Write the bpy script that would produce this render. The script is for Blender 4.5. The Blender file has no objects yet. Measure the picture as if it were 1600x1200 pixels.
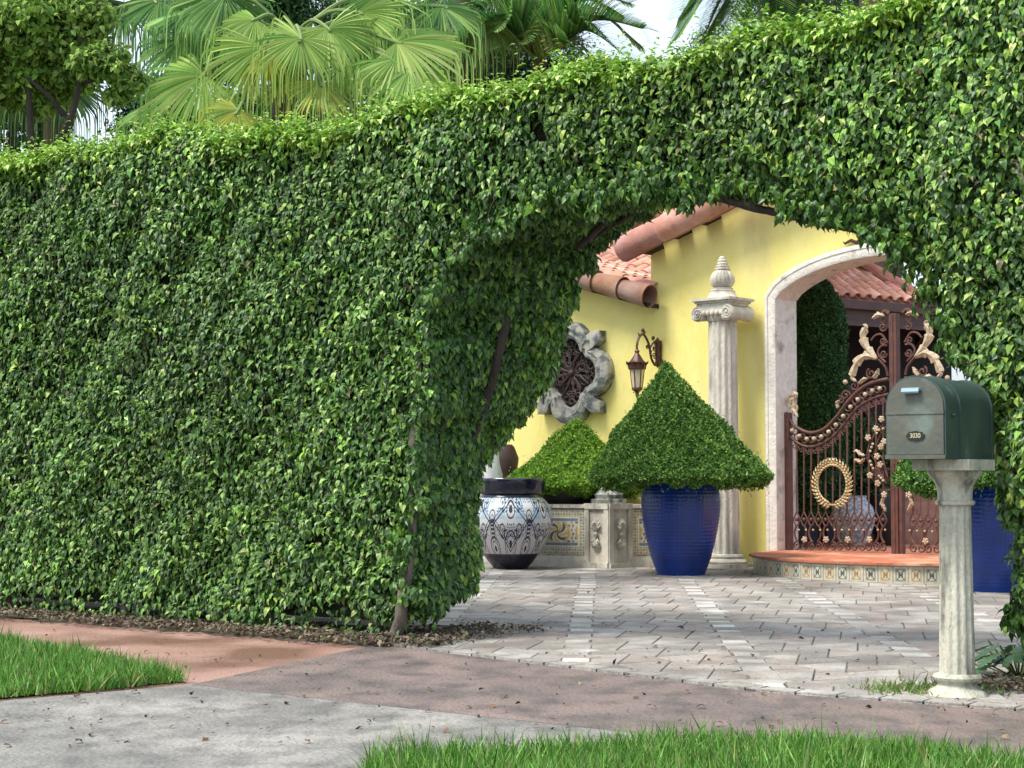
import bpy, math, random
import numpy as np
from mathutils import Vector
R = math.radians
C = bpy.context.scene.collection
S = bpy.context.scene
random.seed(7)
rng = np.random.default_rng(11)

# ---------------------------------------------------------------- camera, sky, sun, exposure
F = 2700.0                      # focal length in photo pixels (1600 wide)
PITCH = math.atan(142 / F)
CAM = Vector((0, 0, 1.05))
cam = bpy.data.cameras.new('camera'); cam.sensor_width = 36; cam.lens = F / 1600 * 36; cam.clip_end = 2000
co = bpy.data.objects.new('camera', cam); C.objects.link(co)
co.location = CAM; co.rotation_euler = (math.pi / 2 + PITCH, 0, 0); S.camera = co

SUN_EL, SUN_AZ = R(58), R(240)        # azimuth measured from +Y clockwise; light comes from behind-left of the viewer
W = bpy.data.worlds.new('World'); S.world = W; W.use_nodes = True
nt = W.node_tree; bg = nt.nodes['Background']
sky = nt.nodes.new('ShaderNodeTexSky'); sky.sky_type = 'NISHITA'; sky.sun_disc = False
sky.sun_elevation = SUN_EL; sky.sun_rotation = SUN_AZ
sky.air_density = 1.0; sky.dust_density = 4.0; sky.ozone_density = 1.0
# thin bright cloud over most of the sky, as on a hazy day
tcw = nt.nodes.new('ShaderNodeTexCoord'); cn = nt.nodes.new('ShaderNodeTexNoise'); cn.inputs['Scale'].default_value = 2.2; cn.inputs['Detail'].default_value = 8
mpw = nt.nodes.new('ShaderNodeMapping'); mpw.inputs['Scale'].default_value = (1, 1, 2.4); nt.links.new(tcw.outputs['Generated'], mpw.inputs[0]); nt.links.new(mpw.outputs[0], cn.inputs[0])
cr_ = nt.nodes.new('ShaderNodeMapRange'); cr_.inputs[1].default_value = .35; cr_.inputs[2].default_value = .65; cr_.inputs[3].default_value = .25; cr_.inputs[4].default_value = .85; nt.links.new(cn.outputs[0], cr_.inputs[0])
cm = nt.nodes.new('ShaderNodeMixRGB'); cm.inputs[2].default_value = (4.7, 5.3, 5.9, 1); nt.links.new(cr_.outputs[0], cm.inputs[0]); nt.links.new(sky.outputs[0], cm.inputs[1])
nt.links.new(cm.outputs[0], bg.inputs[0]); bg.inputs[1].default_value = 0.15
sl = bpy.data.lights.new('sun', 'SUN'); sl.energy = 2.3; sl.angle = R(20); sl.color = (1, .95, .86)
so = bpy.data.objects.new('sun', sl); C.objects.link(so)
sd = Vector((math.sin(SUN_AZ) * math.cos(SUN_EL), math.cos(SUN_AZ) * math.cos(SUN_EL), math.sin(SUN_EL)))
so.rotation_euler = (-sd).to_track_quat('-Z', 'Y').to_euler()
S.view_settings.view_transform = 'Standard'; S.view_settings.look = 'None'
S.view_settings.exposure = 0.90; S.view_settings.gamma = 1
S.cycles.max_bounces = 6; S.cycles.transparent_max_bounces = 4

# ---------------------------------------------------------------- measuring helpers: photo pixel -> ray -> real plane
def ray(x, y):
    d = Vector((x - 800, F, 600 - y)); c, s = math.cos(PITCH), math.sin(PITCH)
    return Vector((d.x, d.y * c - d.z * s, d.y * s + d.z * c))
def G(x, y, z=0.0):
    d = ray(x, y); return CAM + d * ((z - CAM.z) / d.z)
def P(x, y, Y):
    d = ray(x, y); return CAM + d * (Y / d.y)
def hit(x, y, o, n):
    d = ray(x, y); return CAM + d * ((o - CAM).dot(n) / d.dot(n))
class Frame:                     # a vertical plane with an along axis u, an outward normal n and height z
    def __init__(s, o, yaw):
        s.o = Vector(o); s.u = Vector((math.cos(yaw), -math.sin(yaw), 0)); s.n = Vector((-math.sin(yaw), -math.cos(yaw), 0))
    def w(s, u, off=0, z=0): return s.o + s.u * u + s.n * off + Vector((0, 0, z))
    def px(s, x, y, off=0):
        p = hit(x, y, s.o + s.n * off, s.n); return (p - s.o).dot(s.u), p.z
YAW = R(42)
WALL = Frame((3.08, 19.3, 0), YAW)
HEDGE = Frame((-0.72, 10.8, 0), R(36))

# ---------------------------------------------------------------- materials
def mat(name, col, rough=.7, col2=None, scale=6, detail=6, bump=0, bscale=30, metal=0, attr=False, trans=0, spec=.5, stretch=None, ramp=(.35, .65), third=None, grain=0):
    m = bpy.data.materials.new(name); m.use_nodes = True; n = m.node_tree; b = n.nodes['Principled BSDF']
    L = n.links.new
    tc = n.nodes.new('ShaderNodeTexCoord'); vec = tc.outputs['Object']
    if stretch:
        mp = n.nodes.new('ShaderNodeMapping'); mp.inputs['Scale'].default_value = stretch; L(vec, mp.inputs[0]); vec = mp.outputs[0]
    b.inputs['Roughness'].default_value = rough; b.inputs['Metallic'].default_value = metal
    b.inputs['Specular IOR Level'].default_value = spec
    out = None
    if col2 is not None:
        nz = n.nodes.new('ShaderNodeTexNoise'); nz.inputs['Scale'].default_value = scale; nz.inputs['Detail'].default_value = detail
        L(vec, nz.inputs[0])
        rp = n.nodes.new('ShaderNodeValToRGB'); rp.color_ramp.elements[0].position = ramp[0]; rp.color_ramp.elements[1].position = ramp[1]
        rp.color_ramp.elements[0].color = (*col, 1); rp.color_ramp.elements[1].color = (*col2, 1)
        L(nz.outputs[0], rp.inputs[0]); out = rp.outputs[0]
        if third:
            n2 = n.nodes.new('ShaderNodeTexNoise'); n2.inputs['Scale'].default_value = third[1]; n2.inputs['Detail'].default_value = 8; L(vec, n2.inputs[0])
            r2 = n.nodes.new('ShaderNodeValToRGB'); r2.color_ramp.elements[0].position = third[2]; r2.color_ramp.elements[1].position = third[3]; L(n2.outputs[0], r2.inputs[0])
            mx = n.nodes.new('ShaderNodeMixRGB'); L(r2.outputs[0], mx.inputs[0]); L(out, mx.inputs[1]); mx.inputs[2].default_value = (*third[0], 1); out = mx.outputs[0]
    if grain and out is not None:
        n3 = n.nodes.new('ShaderNodeTexNoise'); n3.inputs['Scale'].default_value = 55; n3.inputs['Detail'].default_value = 10; n3.inputs['Roughness'].default_value = .7; L(tc.outputs['Object'], n3.inputs[0])
        m3 = n.nodes.new('ShaderNodeMapRange'); m3.inputs[1].default_value = .3; m3.inputs[2].default_value = .7; m3.inputs[3].default_value = 1 - grain; m3.inputs[4].default_value = 1 + grain; L(n3.outputs[0], m3.inputs[0])
        mg_ = n.nodes.new('ShaderNodeVectorMath'); mg_.operation = 'SCALE'; L(out, mg_.inputs[0]); L(m3.outputs[0], mg_.inputs['Scale']); out = mg_.outputs[0]
    if attr:
        at = n.nodes.new('ShaderNodeAttribute'); at.attribute_name = 'Col'
        if out is not None:
            mx = n.nodes.new('ShaderNodeMixRGB'); mx.blend_type = 'MULTIPLY'; mx.inputs[0].default_value = 1
            L(at.outputs[0], mx.inputs[1]); L(out, mx.inputs[2]); out = mx.outputs[0]
        else: out = at.outputs[0]
    if out is not None: L(out, b.inputs['Base Color'])
    else: b.inputs['Base Color'].default_value = (*col, 1)
    if bump:
        bn = n.nodes.new('ShaderNodeTexNoise'); bn.inputs['Scale'].default_value = bscale; bn.inputs['Detail'].default_value = 6; L(vec, bn.inputs[0])
        bp = n.nodes.new('ShaderNodeBump'); bp.inputs['Strength'].default_value = bump; bp.inputs['Distance'].default_value = .02
        L(bn.outputs[0], bp.inputs['Height']); L(bp.outputs[0], b.inputs['Normal'])
    if trans:
        tr = n.nodes.new('ShaderNodeBsdfTranslucent'); ms = n.nodes.new('ShaderNodeMixShader'); ms.inputs[0].default_value = trans
        if out is not None: L(out, tr.inputs[0])
        else: tr.inputs[0].default_value = (*col, 1)
        L(b.outputs[0], ms.inputs[1]); L(tr.outputs[0], ms.inputs[2]); L(ms.outputs[0], n.nodes['Material Output'].inputs[0])
    return m
M = dict(
    yellow=mat('yellow_stucco', (.78, .68, .205), .9, (.85, .77, .30), 1.6, 8, .6, 14, third=((.60, .51, .22), 1.5, .52, .78), stretch=(1, 1, .35), grain=.05),
    coral=mat('coral_stone', (.78, .75, .68), .85, (.66, .62, .55), 14, 8, .5, 40, third=((.36, .34, .30), 5, .58, .72)),
    stone=mat('weathered_stone', (.66, .62, .53), .9, (.48, .45, .38), 9, 10, .7, 50, third=((.20, .19, .165), 5, .53, .72), stretch=(1, 1, .3), grain=.15),
    greystone=mat('lichen_stone', (.38, .37, .32), .95, (.10, .12, .12), 9, 9, .6, 40, ramp=(.42, .58), third=((.42, .40, .33), 4, .52, .72)),
    postst=mat('mossy_stone', (.55, .54, .44), .9, (.34, .34, .27), 9, 10, .7, 60, third=((.10, .10, .08), 11, .55, .68), stretch=(1, 1, .3), grain=.2),
    tile=mat('terracotta_tile', (.54, .27, .185), .85, (.42, .19, .125), 5, 6, .3, 40, attr=True, third=((.64, .42, .35), 3, .48, .75)),
    mortar=mat('pink_mortar', (.75, .38, .36), .9, (.6, .28, .26), 20, 4, .5, 60),
    tilein=mat('tile_inside', (.10, .05, .035), .9),
    fascia=mat('dark_brown_fascia', (.085, .045, .036), .55, (.06, .032, .028), 6, 4),
    timber=mat('dark_rafter_timber', (.018, .013, .011), .8),
    iron=mat('rust_brown_iron', (.135, .055, .042), .6, (.085, .038, .030), 12, 4, .2, 60, metal=.1),
    ironl=mat('lamp_iron', (.10, .038, .028), .45, (.05, .022, .018), 15, 4, .2, 60, metal=.2),
    gold=mat('worn_gold_paint', (.36, .24, .09), .5, (.56, .46, .28), 22, 6, .3, 50, metal=.2),
    cream=mat('cream_gold_paint', (.36, .26, .15), .6, (.54, .45, .33), 25, 4, .2, 50, attr=False),
    dusk=mat('dark_iron_grille', (.062, .035, .028), .6, (.04, .025, .02), 10, 4),
    glass=mat('frosted_amber_glass', (.58, .50, .34), .3, (.48, .41, .28), 8, 3),
    mailbox=mat('patinated_bronze', (.085, .098, .082), .62, (.125, .122, .095), 5, 7, .15, 30, metal=.2, third=((.17, .24, .21), 6, .56, .78)),
    mailside=mat('dark_patina', (.036, .064, .060), .5, (.060, .095, .086), 5, 7, .12, 30, metal=.2, third=((.12, .22, .21), 6, .6, .76)),
    brass=mat('pale_brass_handle', (.22, .33, .36), .5, metal=.2),
    letter=mat('brass_letter', (.50, .43, .27), .5, metal=.2),
    plaque=mat('dark_plaque', (.022, .028, .022), .5, metal=.3),
    blue=mat('cobalt_glaze', (.001, .036, .25), .33, (.001, .022, .16), 4, 4, 0, spec=.6),
    jarglaze=mat('painted_glaze', (1, 1, 1), .22, attr=True, spec=.6),
    navy=mat('navy_glaze', (.010, .013, .030), .16, spec=.7),
    darkpot=mat('dark_bowl', (.016, .016, .018), .4),
    paint=mat('painted_tile', (1, 1, 1), .35, (.82, .80, .76), 20, 5, .1, 60, attr=True),
    terra=mat('terracotta_floor', (.52, .17, .085), .75, (.40, .13, .07), 8, 6, .3, 40, third=((.62, .36, .24), 3, .5, .7)),
    white=mat('white_marble', (.72, .72, .68), .5, (.55, .55, .52), 8, 5, .2, 30),
    bark=mat('grey_bark', (.17, .14, .11), .9, (.09, .075, .06), 12, 7, .8, 40, stretch=(1, 1, .4)),
    barkd=mat('dark_bark', (.060, .048, .038), .9, (.035, .028, .024), 12, 7, .8, 40, stretch=(1, 1, .4)),
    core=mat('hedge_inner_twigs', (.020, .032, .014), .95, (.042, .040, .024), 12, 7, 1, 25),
    leaf=mat('ficus_leaf', (1, 1, 1), .42, attr=True, trans=.22, spec=.5),
    soft=mat('soft_leaf', (1, 1, 1), .6, attr=True, trans=.28, spec=.3),
    dullleaf=mat('dull_leaf', (1, 1, 1), .65, attr=True, trans=.2, spec=.25),
    frond=mat('palm_frond', (1, 1, 1), .6, attr=True, trans=.25, spec=.18),
    grass=mat('lawn_grass', (1, 1, 1), .5, attr=True, trans=.3, spec=.35),
    litter=mat('dry_leaf', (1, 1, 1), .85, attr=True, trans=.1),
    soil=mat('dark_soil', (.055, .042, .030), .95, (.10, .085, .055), 9, 8, .8, 30),
    turf=mat('turf_soil', (.05, .065, .025), .95, (.08, .09, .04), 9, 8, .8, 30),
    concrete=mat('grey_concrete', (.31, .297, .268), .85, (.18, .174, .160), 1.5, 14, .8, 45, third=((.10, .098, .092), 6.5, .44, .76), stretch=(1, .7, 1), ramp=(.36, .62), grain=.28),
    apron=mat('pink_grey_concrete', (.225, .168, .150), .85, (.140, .114, .104), 1.6, 14, .8, 45, third=((.075, .068, .064), 4.5, .45, .72), stretch=(1, .7, 1), grain=.28),
    walk=mat('salmon_concrete', (.36, .225, .18), .85, (.27, .155, .12), 1.8, 14, .6, 45, third=((.15, .078, .048), 1.0, .45, .60), stretch=(1, .8, 1), grain=.25),
    paver=mat('paver_stone', (.84, .84, .82), .85, (.52, .515, .50), 4, 14, .8, 40, attr=True, third=((.34, .34, .32), .9, .47, .70), grain=.22),
    joint=mat('paver_joint', (.23, .21, .185), .95, (.05, .05, .042), 12, 5, .5, 40),
    brick=mat('courtyard_brick', (.56, .34, .28), .85, (.42, .23, .18), 6, 5, .3, 40, attr=False),
    dark=mat('near_black_finish', (.020, .014, .016), .8, (.012, .010, .014), 4, 4),  # near-black for porch walls, left soffit and window backing
    darkgl=mat('dark_doorway', (.006, .007, .014), .3),
)
M['earth'] = mat('street_asphalt', (.06, .06, .06), .9, (.045, .045, .045), 8, 8, .5, 60)

# ---------------------------------------------------------------- mesh helpers
def vadd(a, b): return (a[0] + b[0], a[1] + b[1], a[2] + b[2])
class MB:
    def __init__(s): s.v = []; s.f = []; s.c = []
    def add(s, vs, fs, col=None):
        n = len(s.v); s.v += [tuple(v) for v in vs]; s.f += [tuple(i + n for i in f) for f in fs]
        s.c += [col or (1, 1, 1)] * len(vs)
    def quad(s, a, b, c, d, col=None): s.add([a, b, c, d], [(0, 1, 2, 3)], col)
    def prism(s, poly, d, col=None):          # poly: list of points, d: extrusion vector
        n = len(poly); vs = [Vector(p) for p in poly] + [Vector(p) + Vector(d) for p in poly]
        s.add(vs, [tuple(range(n))[::-1], tuple(range(n, 2 * n))] + [(i, (i + 1) % n, n + (i + 1) % n, n + i) for i in range(n)], col)
    def box(s, fr, u0, u1, o0, o1, z0, z1, col=None):
        s.prism([fr.w(u0, o0, z0), fr.w(u1, o0, z0), fr.w(u1, o1, z0), fr.w(u0, o1, z0)], (0, 0, z1 - z0), col)
    def tube(s, pts, r, seg=6, col=None, cap=True, flat=None):
        pts = [Vector(p) for p in pts]; n = len(pts); rs = r if hasattr(r, '__len__') else [r] * n
        up = None; vs = []
        for i, p in enumerate(pts):
            t = (pts[min(i + 1, n - 1)] - pts[max(i - 1, 0)])
            t = t.normalized() if t.length > 1e-9 else Vector((0, 0, 1))
            if up is None: up = Vector((0, 0, 1)) if abs(t.z) < .9 else Vector((1, 0, 0))
            a = (up - t * up.dot(t)); a = a.normalized() if a.length > 1e-6 else t.orthogonal().normalized(); up = a; b = t.cross(a)
            for k in range(seg):
                an = 2 * math.pi * k / seg; vs.append(p + a * (math.cos(an) * rs[i]) + b * (math.sin(an) * rs[i]))
        fs = [(i * seg + k, i * seg + (k + 1) % seg, (i + 1) * seg + (k + 1) % seg, (i + 1) * seg + k) for i in range(n - 1) for k in range(seg)]
        if cap: fs += [tuple(range(seg))[::-1], tuple(range((n - 1) * seg, n * seg))]
        s.add(vs, fs, col)
    def lathe(s, c, prof, seg=32, flute=None, col=None, cap=True):
        c = Vector(c); vs = []
        for r, z in prof:
            for k in range(seg):
                a = 2 * math.pi * k / seg; rr = r * (flute(a, z) if flute else 1)
                vs.append(c + Vector((rr * math.cos(a), rr * math.sin(a), z)))
        n = len(prof)
        fs = [(i * seg + k, i * seg + (k + 1) % seg, (i + 1) * seg + (k + 1) % seg, (i + 1) * seg + k) for i in range(n - 1) for k in range(seg)]
        if cap: fs += [tuple(range(seg))[::-1], tuple(range((n - 1) * seg, n * seg))]
        s.add(vs, fs, col)
    def ball(s, c, r, seg=8, col=None, sq=1):
        s.lathe(c, [(r * math.sin(math.pi * i / 6) + 1e-4, -r * sq * math.cos(math.pi * i / 6)) for i in range(7)], seg, col=col)
    def build(s, name, m, parent=None, smooth=False, **props):
        v = np.array(s.v, dtype=float).reshape(-1, 3)
        if parent is not None: v = v - np.array(wloc(parent))
        me = bpy.data.meshes.new(name); me.from_pydata([tuple(x) for x in v], [], s.f); me.update()
        if any(c != (1, 1, 1) for c in s.c):
            ca = me.color_attributes.new('Col', 'FLOAT_COLOR', 'POINT')
            ca.data.foreach_set('color', np.array([(*c, 1) for c in s.c], dtype=np.float32).ravel())
        elif m.node_tree.nodes.get('Attribute'):
            ca = me.color_attributes.new('Col', 'FLOAT_COLOR', 'POINT'); ca.data.foreach_set('color', np.ones(len(v) * 4, dtype=np.float32))
        me.materials.append(m)
        if smooth:
            me.polygons.foreach_set('use_smooth', [True] * len(me.polygons))
            try: me.set_sharp_from_angle(angle=R(smooth if smooth > 1 else 40))
            except Exception: pass
        o = bpy.data.objects.new(name, me); C.objects.link(o)
        if parent is not None: o.parent = parent
        for k, x in props.items(): o[k] = x
        return o
def wloc(o):
    l = Vector((0, 0, 0))
    while o is not None: l = l + o.location; o = o.parent
    return l
def thing(name, label, cat, loc=(0, 0, 0), group=None):
    o = bpy.data.objects.new(name, None); C.objects.link(o); o.location = loc; o.empty_display_size = .1
    o['label'] = label; o['category'] = cat
    if group: o['group'] = group
    return o
def copy_tree(o, parent=None, delta=None):
    c = o.copy(); C.objects.link(c); c.parent = parent
    if delta is not None: c.location = o.location + Vector(delta)
    for ch in list(o.children): copy_tree(ch, c)
    return c
def np_mesh(name, verts, faces, cols, m, parent=None, smooth=False, **props):
    """verts (N,3), faces (K,k) all of one size, cols (N,3)"""
    me = bpy.data.meshes.new(name); v = verts - np.array(wloc(parent)) if parent is not None else verts
    n, K, k = len(v), len(faces), faces.shape[1]
    me.vertices.add(n); me.vertices.foreach_set('co', v.astype(np.float32).ravel())
    me.loops.add(K * k); me.loops.foreach_set('vertex_index', faces.astype(np.int32).ravel())
    me.polygons.add(K); me.polygons.foreach_set('loop_start', np.arange(0, K * k, k, dtype=np.int32))
    me.polygons.foreach_set('use_smooth', np.full(K, smooth, dtype=bool))
    me.update(calc_edges=True)
    if cols is not None:
        ca = me.color_attributes.new('Col', 'FLOAT_COLOR', 'POINT')
        ca.data.foreach_set('color', np.concatenate([cols, np.ones((n, 1))], 1).astype(np.float32).ravel())
    me.materials.append(m); o = bpy.data.objects.new(name, me); C.objects.link(o)
    if parent is not None: o.parent = parent
    for kk, x in props.items(): o[kk] = x
    return o
def unit(a): return a / np.maximum(np.linalg.norm(a, axis=1, keepdims=True), 1e-9)
FICUS = (np.array([(0, 0, 0), (.42, 0, .13), (1, 0, -.30), (.24, .27, .13), (.62, .23, .06), (.24, -.27, .13), (.62, -.23, .06)]),
         np.array([(0, 1, 3), (1, 4, 3), (1, 2, 4), (0, 5, 1), (1, 5, 6), (1, 6, 2)]))
TINY = (np.array([(0, 0, 0), (.5, .30, .05), (1, 0, -.08), (.5, -.30, .05)]), np.array([(0, 3, 2, 1)]))
BLADE = (np.array([(0, -.5, 0), (0, .5, 0), (.5, -.4, .10), (.5, .4, .10), (1, 0, .32)]), np.array([(0, 2, 1), (1, 2, 3), (2, 4, 3)]))
def scatter(name, pos, tip, nrm, size, cols, m, parent=None, tmpl=FICUS, width=None, **props):
    N = len(pos); x = unit(tip); z = unit(nrm - x * (nrm * x).sum(1, keepdims=True)); y = np.cross(z, x)
    T, Fc = tmpl; k = len(T); w = size if width is None else width
    v = pos[:, None] + x[:, None] * (T[None, :, 0:1] * size[:, None, None]) + y[:, None] * (T[None, :, 1:2] * w[:, None, None]) + z[:, None] * (T[None, :, 2:3] * size[:, None, None])
    f = (Fc[None] + (np.arange(N) * k)[:, None, None]).reshape(-1, Fc.shape[1])
    c = np.repeat(cols, k, axis=0)
    return np_mesh(name, v.reshape(-1, 3), f, c, m, parent, **props)
def noise(x, y, seed=0, z=0):
    s = 0
    for i, (a, b, c, p) in enumerate([(1.1, .7, .6, .3), (-.8, 1.3, .9, 1.7), (2.3, -1.1, 1.4, 2.9), (1.9, 2.4, -1.7, .5), (-3.7, 2.2, 2.6, 4.1), (4.1, 4.6, 3.3, 2.2)]):
        s = s + np.sin(a * x + b * y + c * z + p + seed * 1.7 * (i + 1)) / (1 + i * .35)
    return s / 3.2
def pick(N, palette, weights, jitter=.18):
    idx = rng.choice(len(palette), N, p=np.array(weights) / sum(weights)); c = np.array(palette)[idx]
    return np.clip(c * (1 + rng.normal(0, jitter, (N, 1))) * (1 + rng.normal(0, jitter * .3, (N, 3))), .002, .9)
# ---------------------------------------------------------------- ground: soil, street, concrete, pavers
def sheet(name, pts, z, m, **props):
    mb = MB(); n = len(pts); mb.add([(p[0], p[1], z) for p in pts], [tuple(range(n))]); return mb.build(name, m, kind='structure', **props)
sheet('ground', [(-400, -60), (400, -60), (400, 600), (-400, 600)], -.03, M['soil'])
def lerp(a, b, t): return a + (b - a) * t
E0, E1 = G(640, 1014), G(1180, 1082); E2 = G(1500, 1106)
ed = (E1 - E0).normalized(); E2b = E1 + (E2 - E1) * 6
K0, K1 = G(297, 1071), G(900, 1136.5); kd = (K1 - K0).normalized()
A0, A1 = G(297, 1062), G(545, 1024.5); ad = (A0 - A1).normalized()
farR = K1 + kd * 9
# pink-grey apron between the paver edge and the joint
sheet('driveway_apron', [E0 - ed * .33, E0, E1, E2b, farR + Vector((6, 0, 0)), farR, K1, K0], .004, M['apron'])
# grey concrete in front
K0m = K0 - Vector((kd.y, -kd.x, 0)).normalized() * 0
gl = G(0, 1096)
gdir = (gl - K0).normalized()
j = .006
sheet('grey_pavement', [K0 + Vector((0, -j, 0)), K0 + gdir * 9, (-14, -2, 0), (14, -2, 0), farR + Vector((0, -j, 0)), K1 + Vector((0, -j, 0))], .004, M['concrete'])
# salmon sidewalk on the left
w0 = G(0, 972); wd = (w0 - A1).normalized()
sheet('salmon_sidewalk', [A1 + Vector((.5, 0, 0)), A0 + Vector((.5, 0, 0)), K0 + Vector((.1, -.1, 0)), G(0, 1070) + gdir * 6, w0 + wd * 6 + Vector((0, .5, 0)), A1 + Vector((.3, .5, 0))], .000, M['walk'])
# lawn soil
lawnL = [G(292, 1066), G(0, 1093), G(0, 1093) + gdir * 6, G(0, 1012) + wd * 6, G(0, 1012), G(140, 1036)]
sheet('lawn_soil', lawnL, .012, M['turf'])
lawnF = [G(545, 1215), G(700, 1202), G(860, 1190), G(1000, 1181), G(1250, 1176), G(1420, 1186), G(1640, 1222), G(1700, 1500), G(300, 1500)]
sheet('lawn_soil', lawnF, .014, M['turf'])

# pavers
pv = Vector((.052, 1, 0)).normalized(); pw = Vector((pv.y, -pv.x, 0)); PER = .97; ROW = .37
pa = G(905, 1000).dot(pw)
def clip(poly, o, n):            # keep the side where (p-o).n > 0
    out = []
    for i in range(len(poly)):
        a, b = poly[i], poly[(i + 1) % len(poly)]; da, db = (a - o).dot(n), (b - o).dot(n)
        if da > 0: out.append(a)
        if (da > 0) != (db > 0): out.append(a + (b - a) * (da / (da - db)))
    return out
en = Vector((-ed.y, ed.x, 0)); en = en if en.y > 0 else -en
e2d = (E2 - E1).normalized(); e2n = Vector((-e2d.y, e2d.x, 0)); e2n = e2n if e2n.y > 0 else -e2n
mb = MB(); gap = .0048
def shrink(poly, g):
    c = sum(poly, Vector()) / len(poly); out = []
    for p in poly:
        d = c - p; dx, dy = d.dot(pw), d.dot(pv)
        out.append(p + pw * math.copysign(min(abs(dx) * .5, g), dx) + pv * math.copysign(min(abs(dy) * .5, g), dy))
    return out
def paver(poly, col):
    poly = clip(poly, E0 + en * .12, en)
    if len(poly) > 2: poly = clip(poly, E1 + e2n * .12, e2n)
    if len(poly) < 3: return
    q = shrink(poly, gap); n = len(q); dz = random.uniform(-.0015, .0015)
    t = shrink(q, .004)
    vs = [(p.x, p.y, .0) for p in q] + [(p.x, p.y, .017 + dz) for p in q] + [(p.x, p.y, .020 + dz) for p in t]
    fs = [tuple(range(2 * n, 3 * n))] + [(i, (i + 1) % n, n + (i + 1) % n, n + i) for i in range(n)] + [(n + i, n + (i + 1) % n, 2 * n + (i + 1) % n, 2 * n + i) for i in range(n)]
    mb.add(vs, fs, col)
def pcol():
    c = random.choice([(.47, .425, .39), (.51, .465, .43), (.43, .395, .37), (.47, .40, .36), (.54, .51, .48), (.42, .395, .375), (.52, .48, .43)])
    k = random.uniform(.86, 1.1); return tuple(x * k for x in c)
def wcol():
    k = random.uniform(.85, 1.08); return random.choice([(.78 * k, .77 * k, .74 * k), (.68 * k, .66 * k, .62 * k), (.60 * k, .58 * k, .54 * k), (.76 * k, .75 * k, .72 * k)])
BX = [.08, .27, .49, .71, PER - .08]
def pp(i, a, b): return pw * (pa + i * PER + a) + pv * b
for i in range(-5, 9):
    for r in range(17, 67):
        b0 = r * ROW; o = .0 if (r + i) % 2 else 1
        sh = random.uniform(-.012, .012); mb_w = [pp(i, -.08 + sh, b0 + .005), pp(i, .08 + sh, b0 + .005), pp(i, .08 + sh, b0 + ROW * .48), pp(i, -.08 + sh, b0 + ROW * .48)]
        paver(mb_w, wcol() if random.random() < .82 else pcol())
        paver([pp(i, -.08, b0 + ROW * .48), pp(i, .08, b0 + ROW * .48), pp(i, .145, b0 + ROW * .74), pp(i, .08, b0 + ROW + .003), pp(i, -.08, b0 + ROW + .003), pp(i, -.145, b0 + ROW * .74)], pcol() if random.random() < .9 else wcol())
        amp = [0, .085, -.08, .085, 0]
        def zz(k, row): return b_at(row) + (amp[k] if row % 2 else -amp[k])
        def b_at(row): return row * ROW
        for k in range(4):
            lo0, lo1, hi0, hi1 = zz(k, r), zz(k + 1, r), zz(k, r + 1), zz(k + 1, r + 1)
            s0 = .0 if k == 0 else (.04 if r % 2 else -.04) * (1 if k % 2 else -1)
            s1 = .0 if k == 3 else (.04 if r % 2 else -.04) * (1 if (k + 1) % 2 else -1)
            pl_ = [pp(i, BX[k] + s0, lo0), pp(i, BX[k + 1] + s1, lo1)]
            if k == 3: pl_ += [pp(i, PER - .08, b0 + ROW * .48), pp(i, PER - .145, b0 + ROW * .74)]
            pl_ += [pp(i, BX[k + 1] - s1, hi1), pp(i, BX[k] - s0, hi0)]
            if k == 0: pl_ += [pp(i, .145, b0 + ROW * .74), pp(i, .08, b0 + ROW * .48)]
            paver(pl_, pcol())
for (o, d, nn, L) in ((E0 - ed * 1.3, ed, en, (E1 - E0).length + 1.3), (E1, e2d, e2n, 9)):   # edging blocks
    s = 0
    while s < L:
        l = min(.21, L - s)
        if l > .03:
            q = shrink([o + d * s, o + d * (s + l), o + d * (s + l) + nn * .115, o + d * s + nn * .115], gap); k = random.uniform(.85, 1.05)
            mb.add([(p.x, p.y, 0) for p in q] + [(p.x, p.y, .019) for p in q], [(4, 5, 6, 7), (0, 1, 5, 4), (1, 2, 6, 5), (2, 3, 7, 6), (3, 0, 4, 7)], (.53 * k, .51 * k, .475 * k))
        s += .21
pav = mb.build('paver_driveway', M['paver'], kind='structure')
sheet('paver_bedding', [E0 - ed * 1.3, E1, E2b, E2b + Vector((4, 16, 0)), (-8, 26, 0), (-6, 14, 0)], .0125, M['joint'])
E0s = E0 - ed * 1.3

# ---------------------------------------------------------------- hedge with arched opening
T = .9; UL, UR = -5.2, 3.9 + 2.2
def HT(u): return 3.40 + .05 * np.clip(-u - 1.2, 0, 4) + .12 * np.clip((u - 1) / 1.5, 0, 1) + .035 * np.sin(u * 2.1) + .03 * np.sin(u * 5.3 + 1)
fpx = [(640, 1008), (645, 900), (650, 800), (655, 700), (660, 600), (672, 500), (700, 420), (760, 350), (850, 312), (950, 298), (1050, 292), (1100, 290), (1200, 308), (1290, 338), (1360, 352), (1415, 392), (1452, 450), (1490, 520), (1525, 590), (1556, 680), (1578, 780), (1588, 900), (1598, 1000), (1606, 1100)]
bpx = [(728, 990), (734, 900), (738, 800), (752, 720), (800, 630), (846, 560), (874, 480), (888, 415), (925, 372), (985, 330), (1045, 300)]
fo = [HEDGE.px(x, y) for x, y in fpx]; fo[0] = (fo[0][0], 0); fo[-1] = (fo[-1][0], 0)
bo_ = [HEDGE.px(x, y, -T) for x, y in bpx]; bo_[0] = (bo_[0][0], 0)
def resample(pl, n):
    pl = np.array(pl); d = np.r_[0, np.cumsum(np.linalg.norm(np.diff(pl, axis=0), axis=1))]; t = np.linspace(0, d[-1], n)
    return np.stack([np.interp(t, d, pl[:, 0]), np.interp(t, d, pl[:, 1])], 1)
NS = 80
fo_a = np.array(fo); split = 11                                       # front outline left..crown, crown..right
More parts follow.
